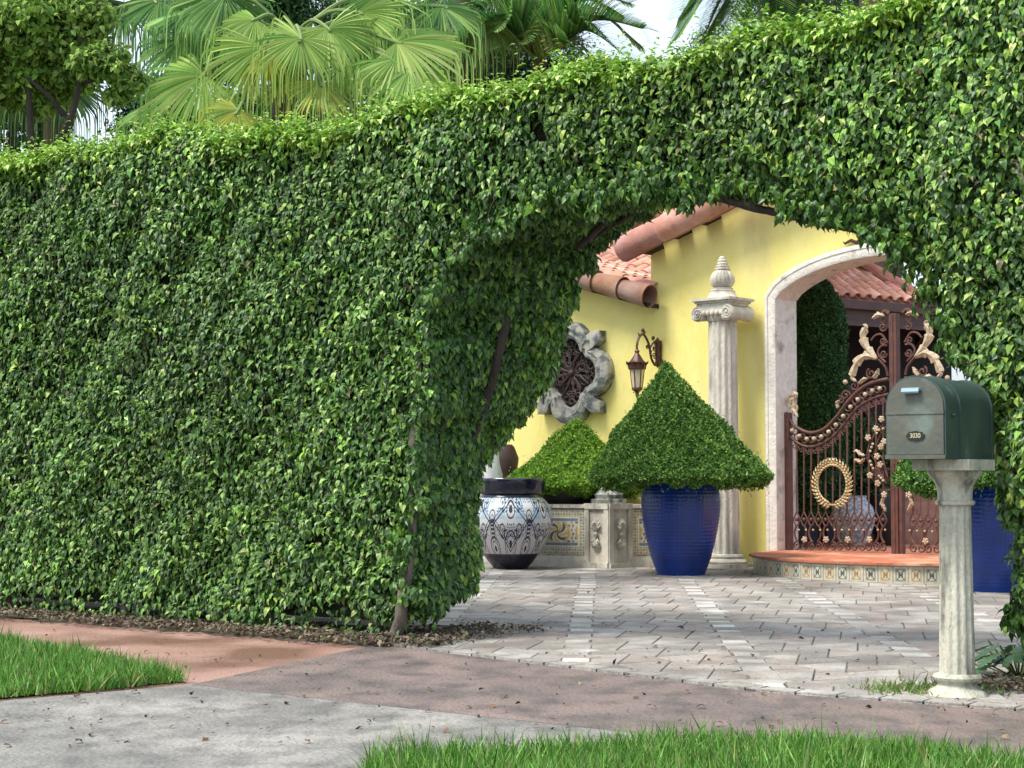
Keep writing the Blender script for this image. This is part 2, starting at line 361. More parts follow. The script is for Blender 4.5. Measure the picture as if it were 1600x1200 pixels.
top_pt = fo_a[split]; bo = np.array(bo_ + [(max(bo_[-1][0] + .35, top_pt[0] + .1), bo_[-1][1] + .02)])
FR = np.r_[resample(fo_a[:split + 1], NS), resample(fo_a[split:], NS)[1:]]; kk = np.arange(len(FR)); FR[1:-1] += (.035 * np.stack([np.sin(kk * .45) + np.sin(kk * 1.07 + 2), np.sin(kk * .53 + 1) + np.sin(kk * 1.3)], 1))[1:-1]
BKr = fo_a[split:].copy(); BKr[0] = bo[-1]; BKr[1:, 1] += .10; BKr[-1, 1] = 0
BK = np.r_[resample(bo, NS), resample(BKr, NS)[1:]]
def inpoly(px_, pz_, poly):
    inside = np.zeros(len(px_), bool); n = len(poly); jx = n - 1
    for i in range(n):
        xi, zi = poly[i]; xj, zj = poly[jx]
        c = ((zi > pz_) != (zj > pz_)) & (px_ < (xj - xi) * (pz_ - zi) / (zj - zi + 1e-12) + xi); inside ^= c; jx = i
    return inside
def HW(u, t, z):
    o, uu, nn = np.array(HEDGE.o), np.array(HEDGE.u), np.array(HEDGE.n)
    return o + u[:, None] * uu - t[:, None] * nn + z[:, None] * np.array([0, 0, 1])
hn, hu = np.array(HEDGE.n), np.array(HEDGE.u); UPV = np.array([0, 0, 1.])
hedge = thing('clipped_hedge', 'tall clipped green leafy hedge with a wide arch cut through it over the driveway', 'hedge', tuple(HEDGE.w(0, -.45, 0)))
pal = [(.034, .088, .020), (.058, .142, .028), (.098, .215, .038), (.165, .315, .058), (.30, .45, .12)]  # palest entry paints highlight flecks onto the leaves
top_pal = [(.13, .28, .035), (.24, .43, .05), (.37, .56, .09), (.50, .64, .18)]
P_, T_, N_, S_, C_ = [], [], [], [], []
def addl(p, out, size, col, droop=.85, rnd=.5, nup=.5):
    n = len(p); r = rng.normal(0, 1, (n, 3))
    P_.append(p); T_.append(-UPV * droop + out * .58 + r * rnd); N_.append(out * .60 + UPV * (nup + .35) + rng.normal(0, 1, (n, 3)) * .36); S_.append(size); C_.append(col)
# front face
N = 200000
u = rng.uniform(UL, UR, N); z = rng.uniform(.03, 3.8, N)
hz = HT(u)
ok = (z < hz) & ~inpoly(u, z, FR)
gapn = noise(u * 3.1, z * 3.7, 3) + .5 * noise(u * 8, z * 9, 5)
ok &= (gapn > -.86) | (rng.random(N) < .14)
ok &= (z > .17 + .14 * noise(u * 2.5, z * 0, 9)) | (rng.random(N) < .2)
u, z, gapn = u[ok], z[ok], gapn[ok]; n = len(u)
rnd_top = np.clip((z - (HT(u) - .18)) / .18, 0, 1)
bulge = .09 * noise(u * 2.3, z * 2.6, 1) + .05 * noise(u * 8, z * 8.5, 2) - .10 * rnd_top ** 2
bulge += np.where((u > 3.6), .16, 0)
dmin = np.full(len(u), 9.0)
for q_ in FR[:-4:2]: dmin = np.minimum(dmin, np.hypot(u - q_[0], z - q_[1]))
bulge -= .16 * np.exp(-(dmin / .13) ** 2) * (z > .1)
dep = rng.exponential(.045, n).clip(0, .17)
p = HW(u, -(bulge) + dep, z)
young = np.clip(.5 + .6 * noise(u * 1.3, z * 1.9, 8), 0, 1)
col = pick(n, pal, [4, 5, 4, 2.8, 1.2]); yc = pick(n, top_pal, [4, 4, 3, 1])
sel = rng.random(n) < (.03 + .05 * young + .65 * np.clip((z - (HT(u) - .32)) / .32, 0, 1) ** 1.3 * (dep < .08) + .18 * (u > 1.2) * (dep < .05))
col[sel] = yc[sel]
col = col * (1 + .30 * noise(u * 1.1, z * 1.6, 14) + .12 * noise(u * 5, z * 5, 15))[:, None].clip(.5, 1.7)
addl(p, hn + 0 * p, np.clip(rng.normal(.0465, .012, n), .022, .085), np.where((rng.random(n) < .012)[:, None], np.array([.15, .14, .06]), col))
# jamb, arch underside
N = 60000
s = rng.uniform(0, len(FR) - 1.001, N); s = np.where(rng.random(N) < .62, rng.uniform(0, NS - 1, N), s); i = s.astype(int); fr = (s - i)[:, None]
f = FR[i] * (1 - fr) + FR[i + 1] * fr; b = BK[i] * (1 - fr) + BK[i + 1] * fr
t = rng.uniform(-.06, T + .08, N); q = f * (1 - t / T)[:, None] + b * (t / T)[:, None]
dd = FR[i + 1] - FR[i]; nn2 = np.stack([dd[:, 1], -dd[:, 0]], 1); nn2 = nn2 / np.linalg.norm(nn2, axis=1, keepdims=True)
dep = rng.exponential(.05, N).clip(0, .2); bul = .07 * noise(s * .13 + 3, t * 5, 4) + .04 * noise(s * .5, t * 12, 6)
q = q + nn2 * (bul - dep + .03)[:, None]
ok = (q[:, 1] > .25 + .12 * noise(t * 6, t, 1)) & ((noise(s * .25, t * 6, 12) > -.75) | (rng.random(N) < .4)); q, t, nn2, dep = q[ok], t[ok], nn2[ok], dep[ok]; n = len(t)
out3 = nn2[:, :1] * hu + nn2[:, 1:] * UPV
col = pick(n, pal, [5, 5, 4, 1.5, .3]); sel = rng.random(n) < .10 + .35 * (t > .75) * (q[:, 1] < 2.3); col[sel] = pick(n, top_pal, [4, 3, 1, 0])[sel]  # leaves near the back edge coloured brighter for daylight falling there
addl(HW(q[:, 0], t, q[:, 1]), out3 * .7 + hn * .35, np.clip(rng.normal(.058, .011, n), .026, .09), col, 1.0, .45, .45)
# top face
N = 42000
u = rng.uniform(UL, UR, N); t = rng.uniform(-.02, T, N); n = N
edge = .10 * np.clip(1 - t / .18, 0, 1) ** 2
z = HT(u) - edge + .035 * noise(u * 6, t * 6, 2) + .03 * noise(u * 17, t * 13, 7) - rng.exponential(.03, N)
addl(HW(u, t, z), UPV * .8 + hn * .5 + 0 * HW(u, t, z), np.clip(rng.normal(.050, .010, n), .03, .08), pick(n, top_pal, [4, 5, 3, 1]), .35, .7, .8)
# young shoots standing out of the top and face
def shoots(N, u, t, z, dirs, ln, palette):
    for k in range(7):
        a = (k + 1) / 7; p = HW(u, t, z) + dirs * (ln * a)[:, None]
        p = p + rng.normal(0, .008, p.shape)
        az = k * 2.4 + rng.uniform(0, 6.28, N); side = np.stack([np.cos(az), np.sin(az), 0 * az], 1)
        P_.append(p); T_.append(side + UPV * (.1 - .5 * (1 - a))); N_.append(UPV + side * .3 + rng.normal(0, .2, p.shape)); S_.append(np.clip(rng.normal(.05, .01, N), .02, .07) * (1.15 - .5 * a)); C_.append(pick(N, palette, [2, 4, 4, 2]))
N = 3600; u = rng.uniform(UL, UR, N); t = rng.uniform(-.05, T * .9, N)
dirs = unit(np.stack([rng.normal(0, .4, N), rng.normal(0, .4, N), np.ones(N)], 1)); shoots(N, u, t, HT(u) - .04 - .08 * (t < .1), dirs, rng.uniform(.05, .17, N) * (1 + 1.0 * (rng.random(N) < .1)), top_pal)
N = 1300; u = rng.uniform(UL, UR, N); z = rng.uniform(.4, 3.3, N); ok = ~inpoly(u, z, FR) & (z < HT(u)); u, z = u[ok], z[ok]; N = len(u)
dirs = unit(hn * 1.0 + np.stack([rng.normal(0, .4, N), rng.normal(0, .3, N), rng.uniform(-.4, .5, N)], 1)); shoots(N, u, 0 * u + .02 - np.where(u > 3.6, .12, 0), z, dirs, rng.uniform(.06, .15, N), [pal[2], pal[3], pal[3], pal[4]])
# growth spilling out behind the arch, sunlight painted in as brighter leaf colours
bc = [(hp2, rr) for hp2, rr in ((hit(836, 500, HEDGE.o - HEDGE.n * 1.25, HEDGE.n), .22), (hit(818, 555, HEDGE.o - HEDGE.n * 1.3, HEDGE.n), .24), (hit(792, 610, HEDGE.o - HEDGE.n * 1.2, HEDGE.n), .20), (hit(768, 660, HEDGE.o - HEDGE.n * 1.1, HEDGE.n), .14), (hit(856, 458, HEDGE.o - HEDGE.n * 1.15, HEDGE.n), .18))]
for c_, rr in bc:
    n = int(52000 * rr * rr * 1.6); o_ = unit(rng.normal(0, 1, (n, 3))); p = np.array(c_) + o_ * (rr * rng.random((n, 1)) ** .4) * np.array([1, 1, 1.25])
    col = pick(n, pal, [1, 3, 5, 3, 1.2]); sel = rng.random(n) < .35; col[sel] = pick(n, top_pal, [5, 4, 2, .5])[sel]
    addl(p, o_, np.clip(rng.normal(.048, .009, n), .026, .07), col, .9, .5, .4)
scatter('foliage', np.concatenate(P_), np.concatenate(T_), np.concatenate(N_), np.concatenate(S_), np.concatenate(C_), M['leaf'], hedge)
# inner twiggy mass (voxel shell)
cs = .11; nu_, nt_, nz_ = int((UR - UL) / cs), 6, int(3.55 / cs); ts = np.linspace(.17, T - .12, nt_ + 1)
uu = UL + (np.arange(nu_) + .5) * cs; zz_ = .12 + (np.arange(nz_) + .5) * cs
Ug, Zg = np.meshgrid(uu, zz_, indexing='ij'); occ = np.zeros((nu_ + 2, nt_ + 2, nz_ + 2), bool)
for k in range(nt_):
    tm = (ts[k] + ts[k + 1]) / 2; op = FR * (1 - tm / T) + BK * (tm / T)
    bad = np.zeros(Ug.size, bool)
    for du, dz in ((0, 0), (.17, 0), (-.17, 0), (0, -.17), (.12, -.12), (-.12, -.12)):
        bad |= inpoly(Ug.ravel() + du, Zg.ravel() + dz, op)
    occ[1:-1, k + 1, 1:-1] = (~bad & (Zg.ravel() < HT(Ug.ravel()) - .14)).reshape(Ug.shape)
mb = MB()
def cv(i, k, j): return HEDGE.w(UL + i * cs + .02 * math.sin(i * 3 + j * 5), -(ts[k] + .03 * math.sin(i * 2.3 + j * 1.9 + k)), .12 + j * cs)
vid = {}
def vv(i, k, j):
    if (i, k, j) not in vid: vid[(i, k, j)] = len(mb.v); mb.v.append(tuple(cv(i, k, j))); mb.c.append((1, 1, 1))
    return vid[(i, k, j)]
for i, k, j2 in np.argwhere(occ):
    a, b_, c_ = i - 1, k - 1, j2 - 1
    for (di, dk, dj, q) in ((1, 0, 0, [(1, 0, 0), (1, 1, 0), (1, 1, 1), (1, 0, 1)]), (-1, 0, 0, [(0, 0, 0), (0, 0, 1), (0, 1, 1), (0, 1, 0)]), (0, 1, 0, [(0, 1, 0), (0, 1, 1), (1, 1, 1), (1, 1, 0)]), (0, -1, 0, [(0, 0, 0), (1, 0, 0), (1, 0, 1), (0, 0, 1)]), (0, 0, 1, [(0, 0, 1), (1, 0, 1), (1, 1, 1), (0, 1, 1)]), (0, 0, -1, [(0, 0, 0), (0, 1, 0), (1, 1, 0), (1, 0, 0)])):
        if not occ[i + di, k + dk, j2 + dj]: mb.f.append(tuple(vv(a + x, b_ + y, c_ + z2) for x, y, z2 in q))
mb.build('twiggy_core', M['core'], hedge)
# trunks and branches
def hp(x, y, t): return hit(x, y, HEDGE.o - HEDGE.n * t, HEDGE.n)
def limb(name, pts, r0, r1, m, n=14):
    pts = [Vector(p) for p in pts]; out = []
    for i in range(n):
        s = i / (n - 1) * (len(pts) - 1); k = min(int(s), len(pts) - 2); f2 = s - k; a, b2 = pts[k], pts[k + 1]
        out.append(a.lerp(b2, f2) + Vector((random.uniform(-1, 1), random.uniform(-1, 1), 0)) * .008)
    mbx = MB(); mbx.tube(out, [lerp(r0, r1, i / (n - 1)) for i in range(n)], 9); return mbx.build(name, m, hedge, smooth=True)
b0 = hp(612, 1006, .0); b0.z = -.01
limb('trunk', [b0, hp(626, 965, -.01), hp(640, 860, .02), hp(648, 700, -.015), hp(655, 600, .01), hp(664, 490, .03), hp(690, 410, .05)], .043, .028, M['bark'], 26)
limb('branch', [hp(640, 860, -.0), hp(655, 770, .1), hp(700, 640, .3), hp(720, 560, .4)], .03, .02, M['barkd'])
limb('branch', [hp(700, 760, .62), hp(742, 670, .58), hp(768, 600, .55), hp(785, 530, .52), hp(796, 470, .52), hp(808, 430, .55)], .034, .028, M['barkd'], 26)
limb('branch', [hp(905, 385, .62), hp(940, 352, .56), hp(960, 325, .48), hp(974, 300, .40)], .022, .018, M['barkd'])
limb('branch', [hp(690, 415, .0), hp(720, 392, -.03), hp(748, 362, -.05)], .016, .010, M['bark'])
limb('branch', [hp(1085, 292, .06), hp(1130, 312, .1), hp(1180, 326, .15), hp(1225, 334, .2), hp(1270, 345, .24), hp(1350, 360, .3)], .020, .026, M['barkd'], 24)
limb('branch', [hp(925, 372, .7), hp(960, 350, .78), hp(1010, 322, .8), hp(1060, 305, .82), hp(1110, 300, .8)], .018, .02, M['barkd'], 20)
for q_ in range(30):          # bare twigs and shoots showing on the face
    uq, zq = random.uniform(-4.2, 4.2), random.uniform(.5, 3.1)
    if inpoly(np.array([uq]), np.array([zq]), FR)[0]: continue
    a_ = HEDGE.w(uq, .05, zq); pts_ = [a_]
    for m_ in range(4): pts_.append(pts_[-1] + Vector((random.uniform(-.06, .06), -.012, random.uniform(.02, .14))))
    limb('twig', pts_, .0045, .002, M['barkd'], 8)
limb('branch', [hp(1582, 250, -.20), hp(1592, 262, -.2), hp(1604, 300, -.2)], .006, .006, M['bark'])
for x, y in ((195, 965), (15, 945), (420, 985)):
    b1 = hp(x, y, .12); b1.z = -.01; limb('trunk', [b1, HEDGE.w((b1 - HEDGE.o).dot(HEDGE.u) + .03, -.15, .5), HEDGE.w((b1 - HEDGE.o).dot(HEDGE.u), -.3, 1.2)], .04, .03, M['bark'])
b1 = HEDGE.w(4.25, -.35, -.01); limb('trunk', [b1, b1 + Vector((0, 0, .6)), b1 + Vector((-.05, 0, 1.5))], .055, .04, M['bark'])
# bed under the hedge, leaf litter
uo = HEDGE.px(640, 1008)[0]
mb = MB(); 
for (a, b2, o0, o1) in ((UL - 1, uo + .15, .28, -1.3), (FR[-1][0] - .28, 8, .42, -1.3)):
    K = 40; vs = []; fs = []
    for i in range(K + 1):
        for jj in range(9):
            ua = lerp(a, b2, i / K); oo = lerp(o0, o1, jj / 8); e = min(1, min(jj, 8 - jj) / 1.2) * min(1, min(i, K - i) / 1.2)
            vs.append(HEDGE.w(ua + .05 * math.sin(jj * 2 + i), oo + .05 * math.sin(i * 1.7), -.01 + e * (.035 + .012 * math.sin(i * 2.2 + jj * 3))))
    fs = [(i * 9 + jj, (i + 1) * 9 + jj, (i + 1) * 9 + jj + 1, i * 9 + jj + 1) for i in range(K) for jj in range(8)]
    mb.add(vs, fs)
mb.build('hedge_bed', M['soil'], kind='structure')
N = 7500
u = np.r_[rng.uniform(UL - .5, uo + .35, int(N * .8)), rng.uniform(FR[-1][0] - .35, UR, N - int(N * .8))]
o = rng.normal(.10, .14, N).clip(-.5, .36)
ok = ~((u > uo) & (u < uo + .5) & (o > .2)); u, o = u[ok], o[ok]
u2 = rng.uniform(uo - .3, uo + .30, 900); o2 = rng.uniform(-1.1, .25, 900); u, o = np.r_[u, u2], np.r_[o, o2]; N = len(u)
p = HW(u, -o, rng.uniform(.035, .065, N))
lp = [(.11, .085, .055), (.17, .14, .09), (.07, .052, .036), (.26, .22, .15), (.07, .10, .035)]
rv = rng.normal(0, 1, (N, 3)); rv[:, 2] *= .35
scatter('leaf_litter', p, rv, UPV + rng.normal(0, .45, (N, 3)), rng.uniform(.02, .048, N), pick(N, lp, [4, 3, 3, 1.5, 1]), M['litter'], None, kind='stuff', label='dry brown leaf litter along the foot of the hedge', category='leaf litter')
# scattered dry leaves on paving
N = 620; pos = []
while len(pos) < N:
    x, y = rng.uniform(0, 1600), rng.uniform(895, 1170)
    g = G(x, y); pos.append((g.x, g.y, .027 if (Vector(g) - E0).dot(en) > 0 else .014))
rv = rng.normal(0, 1, (N, 3)); rv[:, 2] *= .2
scatter('fallen_leaves', np.array(pos), rv, UPV + rng.normal(0, .3, (N, 3)), rng.uniform(.015, .05, N) * np.where(rng.random(N) < .6, .6, 1), pick(N, [(.10, .06, .03), (.17, .10, .05), (.30, .22, .13), (.05, .04, .025)], [4, 3, 1, 3]), M['litter'], None, kind='stuff', label='small dry leaves scattered over the paving', category='fallen leaves')
# lawn
def in_tri_poly(poly, n, zt):
    xs = [p[0] for p in poly]; ys = [p[1] for p in poly]; out = []
    x = rng.uniform(min(xs), max(xs), n * 4); y = rng.uniform(min(ys), max(ys), n * 4); ok = inpoly(x, y, [(p[0], p[1]) for p in poly])
    x, y = x[ok], y[ok]; return np.stack([x, y, 0 * x + zt], 1)[:n]
gp = [(.060, .17, .022), (.10, .26, .035), (.15, .34, .05), (.24, .42, .10), (.30, .30, .13)]
def lawn(name, poly, n, h, label, zt):
    p = in_tri_poly(poly, n, zt); n = len(p); patch = 1 + .25 * noise(p[:, 0] * 4, p[:, 1] * 4, 3)
    lean = np.stack([rng.normal(0, .38, n), rng.normal(0, .38, n), np.ones(n)], 1)
    nr = rng.normal(0, 1, (n, 3)); nr[:, 2] = 0
    hs = rng.gamma(9, h / 9, n) * patch
    scatter(name, p, lean, nr, hs, pick(n, gp, [3, 4, 3, 1.5, .9]), M['grass'], None, BLADE, width=rng.uniform(.005, .010, n), kind='stuff', label=label, category='grass')
nearL = [G(297, 1068), G(150, 1083), G(0, 1095), G(0, 1095) + gdir * 1.2, G(0, 1010) + wd * 1.2, G(0, 1010), G(140, 1034)]
lawn('lawn_grass', nearL, 30000, .075, 'bright green lawn strip between the salmon sidewalk and the grey pavement', .012)
nearF = [G(585, 1206), G(700, 1200), G(860, 1188), G(1000, 1180), G(1250, 1175), G(1420, 1184), G(1640, 1218), G(1660, 1330), G(500, 1330)]
lawn('lawn_grass', nearF, 42000, .075, 'bright green grass verge in the foreground', .014)
# weeds at the mailbox foot
c = G(1430, 1085); N = 620; p = np.stack([rng.normal(c.x, .13, N), rng.normal(c.y, .10, N), np.full(N, .02)], 1)
p[:200, 0] += .25; p[:200, 1] -= .0
scatter('weeds', p, np.stack([rng.normal(0, .9, N), rng.normal(0, .9, N), np.ones(N)], 1), rng.normal(0, 1, (N, 3)), rng.gamma(5, .008, N), pick(N, [(.12, .22, .05), (.22, .28, .10), (.30, .27, .14)], [4, 2, 1]), M['grass'], None, BLADE, width=rng.uniform(.006, .011, N), kind='stuff', label='thin weeds growing around the mailbox post foot', category='weeds')
# ================================================================ house with arched gateway
house = thing('yellow_house', 'pale yellow stucco house front with terracotta tile eaves and a pale stone gateway arch', 'house', tuple(WALL.w(-2, -.2, 0)))
UC, AW, ZS, RISE = 1.20, 1.33, 3.03, .385
def arch_z(x, w, r): return ZS + r * max(0, 1 - (x / w) ** 2) ** .72
UCOR = WALL.px(1017, 400)[0]
ra, rb = WALL.px(1015, 463, .25), WALL.px(890, 429, .25); slopeL = (rb[1] - ra[1]) / (rb[0] - ra[0])
ma, mb_ = WALL.px(972, 391, .3), WALL.px(1102, 326, .3); slopeM = (mb_[1] - ma[1]) / (mb_[0] - ma[0])
UPK = UC
def ztop(u):
    if u < UCOR: return ra[1] + (u - ra[0]) * slopeL - .02
    if u < UPK: return ma[1] + (u - ma[0]) * slopeM + .07
    return ma[1] + (UPK - ma[0]) * slopeM + .07 - (u - UPK) * slopeM
TH = .36
us = [-8.5, -6, -4, -3, UCOR - .001, UCOR] + [UCOR + (UC - AW - UCOR) * i / 3 for i in range(1, 4)]
mb = MB(); OW = AW + .02
def wcol_prism(u0, u1, b0, b1, t0, t1):
    mb.prism([WALL.w(u0, 0, b0), WALL.w(u1, 0, b1), WALL.w(u1, 0, t1), WALL.w(u0, 0, t0)], -WALL.n * TH)
for i in range(len(us) - 1):
    if us[i + 1] - us[i] > .01: wcol_prism(us[i], us[i + 1], -.05, -.05, ztop(us[i]), ztop(us[i + 1] - (1e-4 if us[i + 1] == UCOR else 0)))
KA = 28
for i in range(KA):
    x0, x1 = -AW + 2 * AW * i / KA, -AW + 2 * AW * (i + 1) / KA
    wcol_prism(UC + x0, UC + x1, arch_z(x0, AW, RISE) + .004, arch_z(x1, AW, RISE) + .004, ztop(UC + x0), ztop(UC + x1))
wcol_prism(UC + AW, 5.5, -.05, -.05, ztop(UC + AW), ztop(5.5))
mb.box(WALL, UCOR, UCOR + .3, -TH, -1.3, -.05, 3.5); mb.box(WALL, 5.2, 5.5, -TH, -1.3, -.05, 3.2)
mb.build('wall', M['yellow'], house)
# gateway surround
mb = MB(); outl = [(UC - AW, 0), ] ; K = 34
inner = [(UC - AW, -.02)] + [(UC - AW + 2 * AW * i / K, arch_z(-AW + 2 * AW * i / K, AW, RISE)) for i in range(K + 1)] + [(UC + AW, -.02)]
inner[1] = (UC - AW, ZS); inner[-2] = (UC + AW, ZS)
BW = .135
def offs(pl, d):
    out = []
    for i, p in enumerate(pl):
        a = pl[max(i - 1, 0)]; b = pl[min(i + 1, len(pl) - 1)]; tx, tz = b[0] - a[0], b[1] - a[1]; l = math.hypot(tx, tz); out.append((p[0] - tz / l * d, p[1] + tx / l * d))
    return out
prof = [(-.012, -TH - .02), (-.012, .055), (.01, .065), (.075, .065), (.085, .075), (BW - .02, .075), (BW, .05), (BW, .0)]
def fixed(d):
    o = offs(inner, d); o[0] = (UC - AW - d, -.02); o[-1] = (UC + AW + d, -.02); o[1] = (UC - AW - d, ZS + .3 * d); o[-2] = (UC + AW + d, ZS + .3 * d)
    for q in range(2, len(o) - 2): o[q] = (o[q][0], o[q][1])
    return o
rings = [[WALL.w(p[0], of, p[1]) for p in fixed(d)] for d, of in prof]
n = len(inner)
mb.add([p for r_ in rings for p in r_], [(i * n + k, i * n + k + 1, (i + 1) * n + k + 1, (i + 1) * n + k) for i in range(len(prof) - 1) for k in range(n - 1)])
mb.build('arch_surround', M['coral'], house, smooth=30)
# barrel tiles
def barrel(mb, a, b, r0, r1, up, seg=10, full=.5, col=None, th=.014):
    a, b = Vector(a), Vector(b); t = (b - a).normalized(); up = (up - t * up.dot(t)).normalized(); s = t.cross(up); vs = []
    for (c, r) in ((a, r0), (b, r1)):
        for rr in (r, r - th):
            for k in range(seg + 1):
                an = math.pi * (.5 - full + 2 * full * k / seg); vs.append(c + s * (math.cos(an) * rr) + up * (math.sin(an) * rr))
    m = seg + 1; fs = []
    for k in range(seg):
        fs += [(k, k + 1, 2 * m + k + 1, 2 * m + k), (m + k + 1, m + k, 3 * m + k, 3 * m + k + 1), (k + 1, k, m + k, m + k + 1), (2 * m + k, 2 * m + k + 1, 3 * m + k + 1, 3 * m + k)]
    fs += [(0, 2 * m, 3 * m, m), (seg, m + seg, 3 * m + seg, 2 * m + seg)]
    mb.add(vs, fs, col)
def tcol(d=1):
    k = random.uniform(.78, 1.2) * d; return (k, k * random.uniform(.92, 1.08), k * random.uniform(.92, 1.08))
def tile_field(name, parent, o, down, across, ncol, nrow, pitch, r, ln, skip=None, tone=1):
    """o: lower end of first column, down: unit vector down the slope, across: unit step across"""
    mb = MB(); nrm = across.cross(down); nrm = nrm if nrm.z > 0 else -nrm; nrm.normalize()
    for c in range(ncol):
        for r_ in range(nrow):
            if skip and skip(c, r_): continue
            a = o + across * (c * pitch) - down * (r_ * ln * .86) + nrm * .012 + Vector((random.uniform(-1, 1), random.uniform(-1, 1), 0)) * .004
            barrel(mb, a, a - down * ln, r, r * .80, nrm, 8, .46, tcol(tone))
    mb.build(name, M['tile'], parent, smooth=40)
    L_ = nrow * ln * .86; w_ = ncol * pitch
    m2 = MB(); q0 = o - across * pitch * .5 - nrm * .02
    m2.prism([q0, q0 + across * w_, q0 + across * w_ - down * L_, q0 - down * L_], -nrm * .05, (.62, .55, .55))
    m2.build('roof_pan', M['tile'], parent)
dback = -WALL.n
# left wing roof
dnL = (WALL.u * 1 + Vector((0, 0, slopeL))).normalized(); o0 = WALL.w(ra[0], .25, ra[1])
mb = MB(); s = 0; L0 = .46
for k in range(10):
    a = o0 - dnL * (k * L0 * .9 - .0); barrel(mb, a + Vector((0, 0, .006 * (k % 2))), a - dnL * (L0), .146, .112, Vector((0, 0, 1)), 18, .93, tcol(.60))  # tile colour scaled down to paint in the rake's shaded side
mb.build('rake_tile', M['tile'], house, smooth=40)
mb = MB(); aa = o0 + Vector((0, 0, .10)) + dback * .10 - dnL * .12
mb.tube([aa - dnL * (.12 * i) + Vector((0, 0, .012 * math.sin(i * 1.9))) for i in range(30)], [.035 + .01 * math.sin(i * 2.7) for i in range(30)], 6); mb.build('mortar_bed', M['mortar'], house, smooth=60)
mb = MB(); a = o0 + dback * .255 + Vector((0, 0, .055)) - dnL * .10
for k in range(10): barrel(mb, a - dnL * (k * .50), a - dnL * (k * .50 + .55), .115, .095, Vector((0, 0, 1)), 12, .5, tcol())
mb.build('edge_tile', M['tile'], house, smooth=40)
tile_field('roof_tiles', house, o0 + dback * .50 + Vector((0, 0, .06)) + dnL * .02, dnL, dback, 8, 16, .225, .088, .40)
mb = MB(); q = o0 + Vector((0, 0, -.09)); 
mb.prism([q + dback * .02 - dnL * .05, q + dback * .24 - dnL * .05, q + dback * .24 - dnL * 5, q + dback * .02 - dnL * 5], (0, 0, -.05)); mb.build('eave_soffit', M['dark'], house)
ubk = (-WALL.n * math.cos(R(24)) + Vector((0, 0, math.sin(R(24))))).normalized()
tile_field('roof_tiles', house, WALL.w(UCOR - 5, -1.4, 3.62), -ubk, WALL.u, 23, 14, .225, .09, .42)
# main gable rake
dnM = -(WALL.u * 1 + Vector((0, 0, slopeM))).normalized(); oM = WALL.w(ma[0], .30, ma[1])
mb = MB(); LM = (UPK - ma[0]) / abs(dnM.dot(WALL.u))
for k in range(6):
    a = oM - dnM * (k * .62); barrel(mb, a, a - dnM * .70, .155, .142, Vector((0, 0, 1)), 18, .97, tcol(.85))
mb.build('rake_tile', M['tile'], house, smooth=40)
mb = MB()
for k in range(7):
    a = oM + dback * .22 + Vector((0, 0, .17)) - dnM * (k * .52 - .02); barrel(mb, a, a - dnM * .60, .10, .085, Vector((0, 0, 1)), 12, .5, tcol())
mb.build('edge_tile', M['tile'], house, smooth=40)
tile_field('roof_tiles', house, oM + dback * .45 + Vector((0, 0, .20)), dnM, dback, 12, 9, .235, .09, .42)
for x, y in ((1016, 386), (1060, 361), (1105, 339)):
    p = WALL.px(x, y, .12); c = WALL.w(p[0], 0, p[1]); mb = MB(); t = -dnM; nn = Vector((0, 0, 1)) - t * t.z; nn.normalize()
    mb.prism([c - t * .11 - nn * .05, c + t * .11 - nn * .05, c + t * .11 + nn * .05, c - t * .11 + nn * .05], WALL.n * .22); mb.build('rafter_end', M['timber'], house)
# right slope of the gable (behind the hedge)
dnR = (WALL.u - Vector((0, 0, slopeM))).normalized(); oR = oM - dnM * LM
mb = MB()
for k in range(7):
    a = oR + dnR * (k * .62 + .62); barrel(mb, a, a - dnR * .70, .135, .122, Vector((0, 0, 1)), 12, .78, tcol())
mb.build('rake_tile', M['tile'], house, smooth=40)

# ================================================================ quatrefoil window
qc = WALL.px(893, 583, .06); Qo = WALL.w(qc[0], 0, qc[1])
win = thing('quatrefoil_window', 'round lobed window in a weathered grey stone frame with dark scrolled ironwork', 'window', tuple(Qo))
def quat(R0, lobe, corner, nseg=14):
    """outline: four round lobes with square corners between them"""
    pts = []
    for q_ in range(4):
        a0 = math.pi / 2 * q_; c = (math.cos(a0) * R0, math.sin(a0) * R0)
        for k in range(nseg + 1):
            an = a0 - R(82) + R(164) * k / nseg; pts.append((c[0] + lobe * math.cos(an), c[1] + lobe * math.sin(an)))
        am = a0 + math.pi / 4
        if corner:
            e1 = (math.cos(a0), math.sin(a0)); e2 = (-math.sin(a0), math.cos(a0)); h = corner
            pts += [(e1[0] * h + e2[0] * (h - .13), e1[1] * h + e2[1] * (h - .13)), (e1[0] * h + e2[0] * h, e1[1] * h + e2[1] * h), (e1[0] * (h - .13) + e2[0] * h, e1[1] * (h - .13) + e2[1] * h)]
        else:
            for _ in range(3): pts.append((.235 * math.sqrt(2) * math.cos(am), .235 * math.sqrt(2) * math.sin(am)))
    return pts
qo, qi, qm = quat(.33, .305, .50), quat(.245, .185, 0), quat(.30, .25, .42)
def ring(mb, layers):
    n = len(layers[0][0]); vs = [Qo + WALL.u * p[0] + Vector((0, 0, p[1])) + WALL.n * of for pl, of in layers for p in pl]
    mb.add(vs, [(i * n + k, i * n + (k + 1) % n, (i + 1) * n + (k + 1) % n, (i + 1) * n + k) for i in range(len(layers) - 1) for k in range(n)])
qmid = [(a[0] * .55 + b[0] * .45, a[1] * .55 + b[1] * .45) for a, b in zip(qo, qi)]
qin2 = [(a[0] * .2 + b[0] * .8, a[1] * .2 + b[1] * .8) for a, b in zip(qo, qi)]
mb = MB(); ring(mb, [(qo, .0), (qo, .13), (qm, .17), (qmid, .17), (qmid, .15), (qin2, .15), (qin2, .12), (qi, .12), (qi, .015)]); mb.build('stone_frame', M['greystone'], win, smooth=30)
